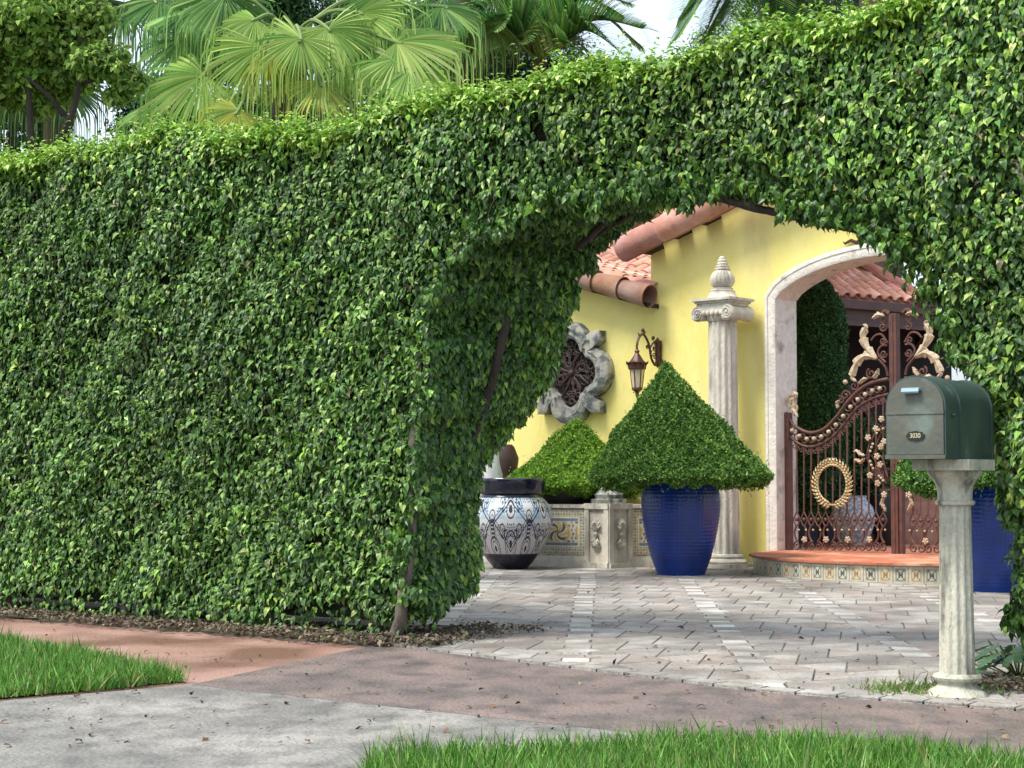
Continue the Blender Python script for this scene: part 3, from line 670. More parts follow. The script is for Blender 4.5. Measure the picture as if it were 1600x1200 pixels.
mb = MB(); mb.prism([Qo + WALL.u * p[0] * 1.03 + Vector((0, 0, p[1] * 1.03)) + WALL.n * .004 for p in qi], WALL.n * .012); mb.build('dark_backing', M['dark'], win)  # flat near-black panel on the wall behind the grille
def spiral(c, r, turns, a0, sgn, n=16, tail=0):
    return [(c[0] + r * (1 - .8 * k / n) * math.cos(a0 + sgn * turns * 2 * math.pi * k / n), c[1] + r * (1 - .8 * k / n) * math.sin(a0 + sgn * turns * 2 * math.pi * k / n)) for k in range(n + 1)]
mb = MB()
def qp(p, of=.05): return Qo + WALL.u * p[0] + Vector((0, 0, p[1])) + WALL.n * of
for q_ in range(4):
    a0 = math.pi / 2 * q_
    for sg in (1, -1):
        for (rr, an, sr, tn) in ((.33, .30, .085, 1.4), (.20, .42, .07, 1.3), (.12, .25, .05, 1.2), (.36, .02, .05, 1.1), (.27, .12, .05, 1.5)):
            c = (rr * math.cos(a0 + sg * an), rr * math.sin(a0 + sg * an)); mb.tube([qp(p, .05 + .01 * sg) for p in spiral(c, sr, tn, a0 + sg * 1.2, sg)], .010, 5)
    for k in range(3):
        an = a0 + (k - 1) * .5; mb.tube([qp((.03 * math.cos(an), .03 * math.sin(an))), qp((.15 * math.cos(an + .2), .15 * math.sin(an + .2)), .06), qp((.30 * math.cos(an), .30 * math.sin(an)))], [.012, .02, .008], 5)
mb.ball(qp((0, 0), .06), .045); mb.build('scroll_grille', M['dusk'], win, smooth=60)

# ================================================================ lantern on scroll bracket
lw = WALL.px(1031, 545); Lb = WALL.w(lw[0], 0, lw[1] - .0)
lamp = thing('wall_lantern', 'rust brown lantern hanging from a scrolled bracket on the yellow wall', 'lantern', tuple(Lb))
zt_, zb_ = WALL.px(1030, 527, .04)[1], WALL.px(1030, 575, .04)[1]
mb = MB(); pr = [(0, .0), (.02, .03), (.035, .07), (.028, .12), (.034, .2), (.03, .3), (.042, .36), (.045, .40), (.02, .43), (.003, .46)]; sc_ = (zt_ - zb_) / .46
b = WALL.w(lw[0], .045, zb_); mb.lathe(b, [(r_, z_ * sc_) for r_, z_ in pr], 10); mb.box(WALL, lw[0] - .03, lw[0] + .03, 0, .03, zb_ + .03, zt_ - .04)
mb.build('wall_plate', M['ironl'], lamp, smooth=40)
LO = .44
def lp_(o, z): return WALL.w(lw[0], o, z)
zA = zt_ - .09
arm = [lp_(.05, zA - .22), lp_(.10, zA - .24), lp_(.17, zA - .16), lp_(.20, zA - .04), lp_(.25, zA + .05), lp_(.32, zA + .11), lp_(.39, zA + .08), lp_(LO, zA - .02), lp_(LO, zA - .12)]
def smooth_pts(pts, n=5):
    pts = [Vector(p) for p in pts]; out = []
    for i in range(len(pts) - 1):
        p0, p1, p2, p3 = pts[max(i - 1, 0)], pts[i], pts[i + 1], pts[min(i + 2, len(pts) - 1)]
        for k in range(n):
            t = k / n; out.append(.5 * ((2 * p1) + (p2 - p0) * t + (2 * p0 - 5 * p1 + 4 * p2 - p3) * t * t + (3 * p1 - p0 - 3 * p2 + p3) * t ** 3))
    return out + [pts[-1]]
mb = MB(); mb.tube(smooth_pts(arm), .015, 7)
mb.tube(smooth_pts([lp_(.05, zA + .02), lp_(.11, zA + .03), lp_(.17, zA - .02), lp_(.20, zA - .05)]), .012, 6)
for c, r_, s_, a_ in (((.10, zA - .14), .045, 1, 0), ((.13, zA + .07), .03, -1, 3), ((.245, zA - .03), .03, 1, 2), ((.33, zA + .15), .03, -1, 4), ((.10, zA - .05), .035, -1, 1)):
    mb.tube([lp_(p[0], p[1]) for p in spiral(c, r_, 1.3, a_, s_)], .008, 5)
for i, q in enumerate(smooth_pts(arm)[6:34:6]): mb.tube([q, q + WALL.n * (.02 * (-1) ** i) + Vector((0, 0, .03)), q + WALL.n * (.035 * (-1) ** i) + Vector((0, 0, .045))], [.01, .008, .002], 5)
mb.build('scroll_bracket', M['ironl'], lamp, smooth=50)
lc = lp_(LO, 0); zL = WALL.px(990, 548, LO)[1]; sL = 2700 / lc.y
def lz(y): return CAM.z + (742 - y) / sL * 1.0
dz_ = zL - lz(548)
prl = [(.012, 545), (.03, 549), (.022, 552), (.045, 557), (.075, 563), (.095, 566), (.125, 567), (.112, 570), (.105, 577), (.095, 578)]
mb = MB(); mb.lathe((lc.x, lc.y, 0), [(r_, lz(y) + dz_) for r_, y in prl], 8)
for k in range(8):
    a = 2 * math.pi * (k + .5) / 8; mb.tube([(lc.x + .10 * math.cos(a), lc.y + .10 * math.sin(a), lz(571) + dz_), (lc.x + .128 * math.cos(a), lc.y + .128 * math.sin(a), lz(568) + dz_), (lc.x + .135 * math.cos(a), lc.y + .135 * math.sin(a), lz(565) + dz_)], [.014, .01, .004], 4)
mb.build('lamp_cap', M['ironl'], lamp)
mb = MB(); mb.lathe((lc.x, lc.y, 0), [(.086, lz(577) + dz_), (.058, lz(607) + dz_)], 6); mb.build('lamp_glass', M['glass'], lamp)
mb = MB()
for k in range(6):
    a = 2 * math.pi * k / 6; mb.tube([(lc.x + .083 * math.cos(a), lc.y + .083 * math.sin(a), lz(577) + dz_), (lc.x + .056 * math.cos(a), lc.y + .056 * math.sin(a), lz(607) + dz_)], .008, 5)
mb.lathe((lc.x, lc.y, 0), [(.062, lz(606) + dz_), (.066, lz(609) + dz_), (.03, lz(613) + dz_), (.018, lz(616) + dz_), (.024, lz(618) + dz_), (.004, lz(624) + dz_)], 8); mb.build('lamp_frame', M['ironl'], lamp)

# ================================================================ fluted column with ionic capital
Cc = WALL.w(-.62, .36, 0); sC = 2700 / Cc.y
def cz(y): return CAM.z + (742 - y) * Cc.y / 2700 * 1.0 + (cz0 if False else 0)
def cz(y): return P(1135, y, Cc.y).z
CF = Frame((Cc.x, Cc.y, 0), YAW)
col = thing('fluted_column', 'tall pale fluted stone column with scroll capital and ribbed urn finial against the yellow wall', 'column', tuple(Cc))
fl = lambda a, z: 1 - .11 * (abs(math.cos(a * 7)) ** 2.2)
mb = MB(); mb.lathe((Cc.x, Cc.y, 0), [(.178 - .018 * i / 8, lerp(cz(866), cz(503), i / 8)) for i in range(9)], 96, fl); mb.build('shaft', M['stone'], col, smooth=60)
mb = MB(); mb.box(CF, -.27, .27, -.27, .27, -.01, cz(880)); mb.lathe((Cc.x, Cc.y, 0), [(.25, cz(880)), (.265, cz(877)), (.25, cz(874)), (.215, cz(872)), (.225, cz(869)), (.215, cz(866)), (.18, cz(865))], 40); mb.build('column_base', M['stone'], col, smooth=40)
mb = MB(); zc = cz(491)
for sg in (-1, 1):          # volutes: bolster rolls running front to back
    c0 = CF.w(sg * .20, 0, zc); a, b = CF.w(sg * .20, .21, zc), CF.w(sg * .20, -.21, zc)
    pts = [a.lerp(b, i / 12) for i in range(13)]; mb.tube(pts, [.088 - .018 * math.sin(math.pi * i / 12) + .005 * (i % 3 == 1) for i in range(13)], 20)
    for of in (.213, -.213):
        mb.tube([CF.w(sg * .20 + p[0] * sg, of, zc + p[1]) for p in spiral((0, 0), .078, 2.1, math.pi * .5, -1, 30)], .013, 6)
        mb.ball(CF.w(sg * .20, of, zc), .02)
mb.box(CF, -.20, .20, -.20, .20, zc + .015, zc + .085); mb.lathe((Cc.x, Cc.y, 0), [(.165, cz(503)), (.20, zc - .02), (.19, zc + .03)], 32)
for k in range(5): mb.ball(CF.w(-.12 + .06 * k, .20, zc - .0), .028, 8, sq=1.3)
mb.build('scroll_capital', M['stone'], col, smooth=40)
mb = MB(); z0 = zc + .085
mb.box(CF, -.215, .215, -.20, .20, z0, z0 + .03); mb.box(CF, -.235, .235, -.22, .22, z0 + .03, z0 + .055); mb.box(CF, -.265, .265, -.25, .25, z0 + .055, z0 + .085); mb.build('abacus', M['stone'], col)
zF = z0 + .085; zt2 = cz(400); hF = zt2 - zF; fr_ = lambda a, z: 1
mb = MB(); mb.lathe((Cc.x, Cc.y, 0), [(.20, zF), (.17, zF + .02), (.14, zF + .08), (.145, zF + .09), (.12, zF + .10), (.12, zF + .125)], 32)
rib = lambda a, z: 1 - .07 * (abs(math.sin(a * 8)) ** .5 < .45)
ub = zF + .125; mb.lathe((Cc.x, Cc.y, 0), [(.09, ub), (.125, ub + .03), (.143, ub + .08), (.14, ub + .12), (.115, ub + .17), (.085, ub + .20)], 96, lambda a, z: 1 - .06 * abs(math.cos(a * 9)) ** 4)
q = ub + .20; rr = .092; pr = []
while q < zt2 - .06: pr += [(rr * .85, q), (rr, q + .008), (rr, q + .02), (rr * .82, q + .028)]; q += .032; rr *= .84
pr += [(.02, zt2 - .06), (.036, zt2 - .045), (.036, zt2 - .02), (.02, zt2 - .005), (.004, zt2)]
mb.lathe((Cc.x, Cc.y, 0), pr, 24); mb.build('urn_finial', M['stone'], col, smooth=40)
# scroll ornament over the arch
sp = WALL.px(1345, 371, .03); so_ = WALL.w(sp[0], .03, sp[1])
mb = MB()
def sp_(p): return so_ + WALL.u * p[0] + Vector((0, 0, p[1]))
mb.tube([sp_(p) for p in spiral((.0, 0.03), .06, 1.5, 1, 1)], .012, 6); mb.tube([sp_(p) for p in ((.02, -.03), (-.06, -.05), (-.12, -.02), (-.20, -.05), (-.22, -.03))], [.02, .022, .02, .015, .006], 6)
mb.tube([sp_(p) for p in ((.02, -.03), (.08, .0), (.14, .08), (.22, .14))], [.02, .014, .012, .006], 6); mb.tube([sp_(p) for p in spiral((.26, 0.08), .08, 1.5, 1, -1)], .012, 6)
o = mb.build('scroll_ornament', M['ironl'], house, smooth=50)
# plaster seam / threshold step
step = thing('entrance_step', 'curved terracotta step with a painted tile riser in front of the gate', 'step', tuple(WALL.w(1.6, .8, 0)))
ec, ea, eb, eh = 1.65, 1.80, 1.68, .185
def ep(a, k=1, z=0): return WALL.w(ec - ea * k * math.cos(a), eb * k * math.sin(a) - .0, z)
Kt = 96; mb = MB(); vs = []; A_ = [math.pi * i / Kt for i in range(Kt + 1)]
topo = [ep(a, 1.012 + .012 * abs(math.sin(i * math.pi / 4)), eh) for i, a in enumerate(A_)]
mb.prism(topo + [WALL.w(ec + ea, -1.2, eh), WALL.w(ec - ea + .1, -1.2, eh)], (0, 0, .022)); mb.build('tread', M['terra'], step)
mb = MB(); NR = 12
for i in range(Kt * 4):
    a0, a1 = math.pi * i / (Kt * 4), math.pi * (i + 1) / (Kt * 4)
    for r_ in range(NR):
        z0, z1 = eh * r_ / NR, eh * (r_ + 1) / NR; uu_ = (i / 10) % 1 - .5; vv_ = (r_ + .5) / NR - .5; ch = int(i / 10) % 2
        dd_ = max(abs(uu_), abs(vv_)); base = (.62, .60, .50)
        if dd_ > .44: c = (.36, .34, .28)
        elif .27 < dd_ < .36: c = (.30, .32, .24) if ch else (.50, .42, .24)
        elif (abs(abs(uu_) - abs(vv_)) < .07 or dd_ < .08) and dd_ < .27: c = (.10, .12, .13) if ch else (.35, .22, .10)
        else: c = base
        mb.add([ep(a0, 1, z0), ep(a1, 1, z0), ep(a1, 1, z1), ep(a0, 1, z1)], [(0, 1, 2, 3)], c)
mb.build('tiled_riser', M['paint'], step)

# ================================================================ gates
GO = -.15; GC = 1.285
def gatep(mir):
    def f(x, y, d=0):
        u_, z_ = WALL.px(x, y, GO)
        return WALL.w(2 * GC - u_ if mir else u_, GO + d, z_)
    return f
TOPR = [(1228, 645), (1234, 655), (1242, 666), (1263, 676), (1280, 674), (1292, 667), (1309, 649), (1326, 626), (1343, 609), (1362, 598), (1388, 592)]
LOWR = [(1232, 680), (1246, 692), (1263, 698), (1280, 695), (1300, 683), (1317, 665), (1334, 643), (1348, 631), (1368, 621), (1388, 616)]
def yat(pl, x):
    for a, b in zip(pl, pl[1:]):
        if a[0] <= x <= b[0]: return a[1] + (b[1] - a[1]) * (x - a[0]) / (b[0] - a[0])
    return pl[-1][1]
def acanthus(mb, pts, wid, d, th=.025, lob=5):
    pts = smooth_pts(pts, 6); n = len(pts); Lp, Rp = [], []
    for i, p in enumerate(pts):
        t = (pts[min(i + 1, n - 1)] - pts[max(i - 1, 0)]).normalized(); s = t.cross(WALL.n).normalized(); k = i / (n - 1)
        w = wid * (math.sin(math.pi * min(1, .12 + k * .86)) ** .8) * (.62 + .55 * ((k * lob) % 1))
        Lp.append(p + s * w); Rp.append(p - s * w * .8)
    vs = []; 
    for i in range(n): vs += [Lp[i] + WALL.n * (d - th * .2), pts[i] + WALL.n * (d + th), Rp[i] + WALL.n * (d - th * .2), pts[i] + WALL.n * (d - th)]
    fs = [(i * 4 + k, i * 4 + (k + 1) % 4, i * 4 + 4 + (k + 1) % 4, i * 4 + 4 + k) for i in range(n - 1) for k in range(4)] + [(0, 1, 2, 3), tuple(range(4 * n - 4, 4 * n))]
    mb.add(vs, fs)
def part(t, name, m, fn, **k):
    b_ = MB(); fn(b_); return b_.build(name, m, t, **k)
def bead(t, c, r):
    part(t, 'bead', M['cream'], lambda b_: b_.ball(c, r, 8), smooth=60)
def flower(t, c, r=.023):
    def fn(b_):
        b_.ball(c, r * .75, 8)
        for k in range(5): b_.ball(c + WALL.u * r * math.cos(k * 1.257 + c.x * 50) + Vector((0, 0, r * math.sin(k * 1.257 + c.x * 50))), r * .7, 6)
    part(t, 'flower', M['cream'], fn, smooth=60)
def gate(mir):
    f = gatep(mir); lab = 'right leaf of the rust brown scrolled iron gate, mostly behind the mailbox' if mir else 'left leaf of the rust brown scrolled iron gate with a gold wreath'
    base = f(1230, 864); t = thing('iron_gate', lab, 'gate', (base.x, base.y, 0), 'leaves of the iron entrance gate'); I = M['iron']
    def m2(x, y): return WALL.px(x, y, GO)
    u0, _ = m2(1222, 760); u1, _ = m2(1236, 760); zb = m2(1230, 866)[1]
    fl_ = lambda u: 2 * GC - u if mir else u
    mb = MB(); a, b = sorted((fl_(u0), fl_(u1))); mb.box(WALL, a, b, GO - .04, GO + .04, zb, m2(1229, 645)[1]); mb.build('hinge_post', I, t)
    uL, uR = m2(1236, 760)[0], GC - (.075 if not mir else .03)
    if not mir:
        mb = MB(); mb.box(WALL, GC - .062, GC + .022, GO - .045, GO + .045, zb - .01, m2(1396, 490)[1]); mb.box(WALL, GC - .035, GC - .012, GO + .045, GO + .053, zb - .01, m2(1396, 492)[1]); mb.build('centre_post', I, t)
    else:
        mb = MB(); mb.box(WALL, GC + .028, GC + .062, GO - .04, GO + .03, zb, m2(1396, 594)[1]); mb.build('closing_stile', I, t)
    mb = MB(); a, b = sorted((fl_(uL), fl_(GC - .06))); mb.box(WALL, a, b, GO - .03, GO + .03, zb, zb + .045); mb.box(WALL, a, b, GO - .035, GO + .038, zb - .06, zb - .01); mb.build('bottom_rail', I, t)
    mb = MB(); mb.tube(smooth_pts([f(x, y) for x, y in TOPR], 5), .021, 8); mb.build('top_rail', I, t, smooth=60)
    mb = MB(); mb.tube(smooth_pts([f(x, y) for x, y in LOWR], 5), .017, 8); mb.build('lower_rail', I, t, smooth=60)
    # rings and beads between the rails
    mb = MB()
    xs = [1238 + 11.4 * i for i in range(13)]
    for i, x in enumerate(xs):
        y = (yat(TOPR, x) + yat(LOWR, x)) / 2; c = f(x, y)
        bead(t, f(x + 2, y, .03), .026)
        for sg in (1, -1): mb.tube([c + WALL.u * (p[0] * sg) + Vector((0, 0, p[1])) for p in spiral((.035, 0), .055, 1.1, math.pi, 1, 12)], .0075, 5)
    mb.build('rail_scrolls', I, t, smooth=60)
    # fringe under the lower rail
    mb = MB()
    for i in range(26):
        x = 1241 + 5.6 * i; y = yat(LOWR, x); a = f(x, y + 1); c = f(x, y + 9)
        mb.tube([c + WALL.u * p[0] * (1 if i % 2 else -1) + Vector((0, 0, p[1])) for p in spiral((0, 0), .035, 1.2, 1.57, 1, 9)] , .006, 4); mb.tube([a, c + Vector((0, 0, .035))], .006, 4)
        mb.tube([f(x, y + 2), f(x + 4, y + 12)], .005, 4)
    mb.build('fringe_scrolls', I, t)
    # bars with their base scrolls
    for i in range(13):
        x = 1245 + 11.25 * i; yb = 806 + .3 * i / 13; mb = MB(); top = f(x, yat(LOWR, x)); p1 = f(x, yb)
        mb.tube([top, p1 + Vector((0, 0, .03))], .0095, 6); w_ = .043; zz0 = p1.z; q = lambda du, dz, d=0: p1 + WALL.u * (du) + Vector((0, 0, dz)) + WALL.n * d
        for sg in (1, -1):
            mb.tube(smooth_pts([q(0, .05), q(sg * .018, .01), q(sg * w_, -.04), q(sg * .030, -.075), q(sg * .012, -.11)], 3), .0085, 5)
        mb.ball(q(0, -.04), .022, 6)
        sg = 1 if i % 2 else -1
        mb.tube(smooth_pts([q(0, -.10), q(sg * .03, -.17), q(sg * .022, -.24), q(-sg * .012, -.29)] , 3), .012, 5)
        mb.tube([q(p[0], -.335 + p[1]) for p in spiral((0, 0), .050, 1.35, 1.7, -sg, 14)], .010, 5)
        mb.build('bar', I, t, smooth=60)
    for i in range(13):
        x = 1245 + 11.25 * i
        bead(t, f(x + 4.5, 828, .02), .013)
        if i % 3 == 1: flower(t, f(x + 3, 843, .03))
    # gold wreath: two rows of leaves round a ring
    wc = f(1304.5, 756, .045); Rw = .212; Rz = .232; v, fc = [], []; mb = MB()
    mb.tube([wc + WALL.u * (Rw * math.cos(a)) + Vector((0, 0, Rz * math.sin(a))) for a in [2 * math.pi * i / 40 for i in range(41)]], .012, 6)
    for i in range(36):
        for row in (-1, 1, 0):
            a = -math.pi / 2 + math.pi * (i // 2 + .5 * abs(row)) / 18 * (1 if i % 2 else -1); sg = 1 if i % 2 else -1
            r_ = Vector((0, 0, 1)) * math.sin(a) * Rz + WALL.u * math.cos(a) * Rw; tg = (Vector((0, 0, 1)) * math.cos(a) * Rz - WALL.u * math.sin(a) * Rw).normalized() * sg; rad = r_.normalized()
            c = wc + r_; tip = c + tg * .070 + rad * row * .052 + WALL.n * .012; mid = c + tg * .035 + rad * row * .026 + WALL.n * .022; s = tip - c; sd = s.cross(WALL.n).normalized() * .015
            mb.add([c, mid + sd, tip, mid - sd, mid + WALL.n * .012, mid - WALL.n * .01], [(0, 1, 4), (1, 2, 4), (2, 3, 4), (3, 0, 4), (1, 0, 5), (2, 1, 5), (3, 2, 5), (0, 3, 5)])
    mb.build('gold_wreath', M['gold'], t)
    # central half medallion
    mb = MB()
    for rr in (1, .62): mb.tube(smooth_pts([f(1387 - 4 * rr, 755 - 0), f(1387 - 18 * rr, 742 - 5 * rr), f(1387 - 32 * rr, 715), f(1387 - 24 * rr, 685 + 6 * (1 - rr)), f(1387 - 6 * rr, 662 + 14 * (1 - rr))], 5), .012, 6)
    for (x, y) in ((1366, 694), (1364, 699), (1362, 705), (1362, 721), (1364, 727), (1366.5, 732), (1376, 744), (1379, 747), (1382, 751), (1376, 672), (1372, 677), (1382, 670)): bead(t, f(x, y, .03), .016)
    for (x, y) in ((1371, 670), (1359, 684), (1379, 698), (1373, 713), (1378, 726), (1362, 743), (1374, 755), (1384, 773), (1384, 690), (1380, 655)):
        flower(t, f(x, y, .035))
    for pts_, w_ in (([(1353, 712), (1346, 710), (1341, 705), (1336, 706)], .028), ([(1353, 716), (1347, 722), (1340, 719), (1337, 722)], .028), ([(1383, 778), (1380, 786), (1384, 794), (1386, 799)], .03)):
        part(t, 'cream_leaf', M['cream'], lambda b_: acanthus(b_, [f(*q_) for q_ in pts_], w_, .03))
    for sg in (-1, 1):
        mb.tube(smooth_pts([f(1387, 745), f(1378, 720 + 6 * sg), f(1366, 712)], 4), .008, 5); mb.tube([f(1362, 712), f(1380, 712 + 25 * sg)], .007, 5)
    mb.build('medallion_scroll', I, t, smooth=60)
    # cresting
    mb = MB(); 
    for (x, y, r_, a, s_) in ((1321, 618, .06, 0, 1), (1335, 603, .055, 1, -1), (1361, 584, .06, 2, 1), (1314, 625, .045, 2, -1)): mb.tube([f(x, y) + WALL.u * p[0] * (-1 if mir else 1) + Vector((0, 0, p[1])) for p in spiral((0, 0), r_, 1.3, a, s_)], .012, 6)
    mb.tube(smooth_pts([f(1387, 587), f(1384, 575), f(1374, 563), f(1368, 560)], 4), .014, 6)
    mb.tube(smooth_pts([f(1387, 536), f(1378, 523), f(1368, 524), f(1361, 532)], 4), .013, 6)
    mb.tube(smooth_pts([f(1384, 566), f(1374, 556), f(1372, 548), f(1378, 540), f(1386, 540)], 4), .013, 6)
    for (x, y, r_) in ((1380, 511, .05), (1381, 553, .045), (1380, 533, .04), (1380, 500, .035)): mb.tube([f(x, y) + WALL.u * p[0] * (-1 if mir else 1) + Vector((0, 0, p[1])) for p in spiral((0, 0), r_, 1.4, 0, -1)], .011, 6)
    mb.tube(smooth_pts([f(1389, 490), f(1383, 486), f(1377, 490)], 4), .022, 6)
    mb.build('crest_scrolls', I, t, smooth=60)
    mg = MB(); acanthus(mg, [f(1371, 561), f(1360, 550), f(1351, 535), f(1349, 522), f(1354, 512), f(1351, 507)], .062, .02, lob=4); mg.build('acanthus_leaf', M['cream'], t)
    mg = MB(); acanthus(mg, [f(1371, 561), f(1356, 556), f(1343, 564), f(1336, 578), f(1333, 590), f(1339, 596)], .062, .02, lob=4); mg.build('acanthus_leaf', M['cream'], t)
    for pts_, w_ in (([(1383, 494), (1374, 492), (1368, 496), (1364, 498)], .035), ([(1366, 591), (1371, 584), (1374, 576)], .035), ([(1343, 600), (1350, 593), (1357, 592)], .03), ([(1310, 638), (1309, 630), (1313, 626)], .03)):
        part(t, 'cream_leaf', M['cream'], lambda b_: acanthus(b_, [f(*q_) for q_ in pts_], w_, .02))
    bead(t, f(1323, 597, .03), .028)
    mg = MB(); mg.tube([f(1238, 628) + WALL.u * p[0] + Vector((0, 0, p[1])) for p in spiral((0, 0), .085, 1.5, 1, 1)], .017, 6); mg.tube([f(1238, 632) + WALL.u * p[0] + Vector((0, 0, p[1])) for p in spiral((0.02, -.05), .06, 1.5, 3, -1)], .015, 6)
    acanthus(mg, [f(1243, 625), f(1245, 617), f(1241, 612)], .03, .02); acanthus(mg, [f(1240, 638), f(1244, 646), f(1248, 651)], .03, .02); mg.build('corner_scroll', M['cream'], t, smooth=50)
    return t
gate(False); gate(True)
# ================================================================ pots, jar, topiary
def bumped_pot(name, label, c, group=None):
    prof = [(903, 38), (898, 39.5), (875, 48), (850, 54.5), (830, 58.6), (812, 61.5), (800, 62.6), (785, 63), (775, 62), (765, 60), (757, 58), (754, 58.5), (752, 57)]
    prof = [(r_ / 153, (903 - y) / 153) for y, r_ in prof]
    zs = np.linspace(0, prof[-1][1], 190); rs = np.interp(zs, [p[1] for p in prof], [p[0] for p in prof]); seg = 280
    t = thing(name, label, 'pot', tuple(c), group)
    A = 2 * np.pi * np.arange(seg) / seg; Zg, Ag = np.meshgrid(zs, A, indexing='ij'); Rg = np.meshgrid(rs, A, indexing='ij')[0]
    b = np.maximum(0, np.sin(Ag * 28) ** 2 - .15) * np.maximum(0, np.sin(Zg * math.pi / .037) ** 2 - .15); fade = np.clip((Zg - .02) / .05, 0, 1) * np.clip((zs[-1] - .06 - Zg) / .03, 0, 1)
    Rg = Rg + .0055 * b * fade - .003
    v = np.stack([c.x + Rg * np.cos(Ag), c.y + Rg * np.sin(Ag), c.z + Zg], -1).reshape(-1, 3)
    i = np.arange(len(zs) - 1)[:, None] * seg; k = np.arange(seg)[None]; k2 = (k + 1) % seg
    f = np.stack([i + k, i + k2, i + seg + k2, i + seg + k], -1).reshape(-1, 4)
    np_mesh('pot_body', v, f, None, M['blue'], t, True)
    mb = MB(); rt = rs[-1]; zt = c.z + zs[-1]
    mb.lathe((c.x, c.y, 0), [(rt - .004, zt - .002), (rt + .012, zt + .012), (rt + .008, zt + .03), (rt - .03, zt + .03), (rt - .05, zt - .02), (rt - .06, zt - .1)], 48, cap=False); mb.build('pot_rim', M['blue'], t, smooth=60)
    mb = MB(); mb.lathe((c.x, c.y, 0), [(rt - .03, zt - .04), (.01, zt - .02)], 32); mb.build('potting_soil', M['soil'], t)
    return t
tpal = [(.038, .105, .022), (.075, .185, .034), (.14, .28, .05), (.23, .40, .075), (.36, .50, .13)]
def topiary(name, label, c, prof, N, pal_, wts, lean=(0, 0), sz=.033, group=None, sprigs=60, trunk=True):
    """prof: (z, r) from bottom to top; clipped cone of tiny leaves"""
    t = thing(name, label, 'topiary', tuple(c), group)
    pz = np.array([p[0] for p in prof]); pr = np.array([p[1] for p in prof]); zt = pz.max(); zb = pz.min()
    s = rng.uniform(0, 1, N * 3); d = np.r_[0, np.cumsum(np.hypot(np.diff(pz), np.diff(pr)))]; s = s * d[-1]
    z = np.interp(s, d, pz); r = np.interp(s, d, pr); keep = rng.random(N * 3) < (r + .03) / pr.max(); z, r, s = z[keep][:N], r[keep][:N], s[keep][:N]; n = len(z)
    a = rng.uniform(0, 2 * np.pi, n); ds = .01; nz_ = -(np.interp(s + ds, d, pr) - np.interp(s - ds, d, pr)); nr_ = np.interp(s + ds, d, pz) - np.interp(s - ds, d, pz)
    l = np.hypot(nz_, nr_) + 1e-9; nr_, nz_ = nr_ / l, nz_ / l
    lump = .055 * noise(a * 2 + 4, z * 5, 3) + .05 * (z < prof[3][0]) * noise(a * 6, z * 3, 8) + .036 * noise(a * 9, z * 13, 5) + .02 * noise(a * 23, z * 31, 6); dep = rng.exponential(.026, n) - lump
    rr = r - dep * np.abs(nr_); zz = z - dep * nz_
    k = (z - zb) / (zt - zb); p = np.stack([c.x + rr * np.cos(a) + lean[0] * k, c.y + rr * np.sin(a) + lean[1] * k, c.z + zz], 1)
    out = np.stack([np.cos(a) * nr_, np.sin(a) * nr_, nz_], 1)
    col = pick(n, pal_, wts); 
    scatter('foliage', p, out * .6 + rng.normal(0, .7, p.shape) + UPV * .25, out + rng.normal(0, .55, p.shape), rng.uniform(.7, 1.3, n) * sz, col, M['soft'], t, TINY)
    # stray sprigs
    P2, T2, N2, S2, C2 = [], [], [], [], []
    for q in range(sprigs):
        i = rng.integers(n) ; base = p[i]; dr = out[i] * .8 + np.array([0, 0, .5]) + rng.normal(0, .35, 3); dr /= np.linalg.norm(dr); L_ = rng.uniform(.05, .17) * (1.9 if rng.random() < .15 else 1)
        for m in range(7):
            pp_ = base + dr * L_ * m / 7 + np.array([0, 0, -.03 * (m / 7) ** 2]); P2.append(pp_); T2.append(rng.normal(0, 1, 3) + dr); N2.append(rng.normal(0, 1, 3) + UPV); S2.append(sz * rng.uniform(.5, 1)); C2.append(pal_[rng.integers(1, len(pal_))])
    scatter('sprigs', np.array(P2), np.array(T2), np.array(N2), np.array(S2), np.array(C2), M['soft'], t, TINY)
    mb = MB(); mb.lathe((c.x, c.y, 0), [(max(.005, np.interp(q_, pz, pr) - .13) if q_ > zb + .0 else .2, c.z + q_ + .03) for q_ in np.linspace(zb + .02, zt - .12, 16)], 28)
    v = [(x + lean[0] * (z3 - c.z - zb) / (zt - zb), y + lean[1] * (z3 - c.z - zb) / (zt - zb), z3) for x, y, z3 in mb.v]; mb.v = v; mb.build('twig_core', M['core'], t)
    if trunk:
        mb = MB(); mb.tube([(c.x, c.y, c.z + zb - .14), (c.x + .02, c.y, c.z + zb + .3)], .035, 8); mb.build('stem', M['bark'], t)
    return t
pc = G(1065, 903) + Vector((.02, .255, 0)); pc.z = .018
bumped_pot('glazed_pot', 'large cobalt blue glazed pot with dimpled sides left of the entrance step', pc, 'cobalt blue pots either side of the gate')
tp = [(.955, .62), (.965, .86), (1.03, .955), (1.19, .80), (1.39, .64), (1.72, .40), (1.98, .20), (2.12, .085), (2.20, .012)]
topiary('topiary_cone', 'clipped cone bush with a wide skirt in the blue pot left of the gate', Vector((pc.x, pc.y, 0)), tp, 95000, tpal, [3, 5, 5, 3, 1], (-.15, 0), group='topiary cones in the blue pots', sprigs=260)
pc2 = G(1562, 930) + Vector((.05, .255, 0)); pc2.z = .018
bumped_pot('glazed_pot', 'large cobalt blue glazed pot right of the gate, partly behind the hedge and mailbox post', pc2, 'cobalt blue pots either side of the gate')
topiary('topiary_cone', 'clipped cone shaped bush behind the mailbox in the blue pot right of the gate', Vector((pc2.x, pc2.y, 0)), [(z * .97, r * .93) for z, r in tp], 60000, tpal, [5, 5, 4, 2, .5], (0, 0), group='topiary cones in the blue pots', sprigs=80)

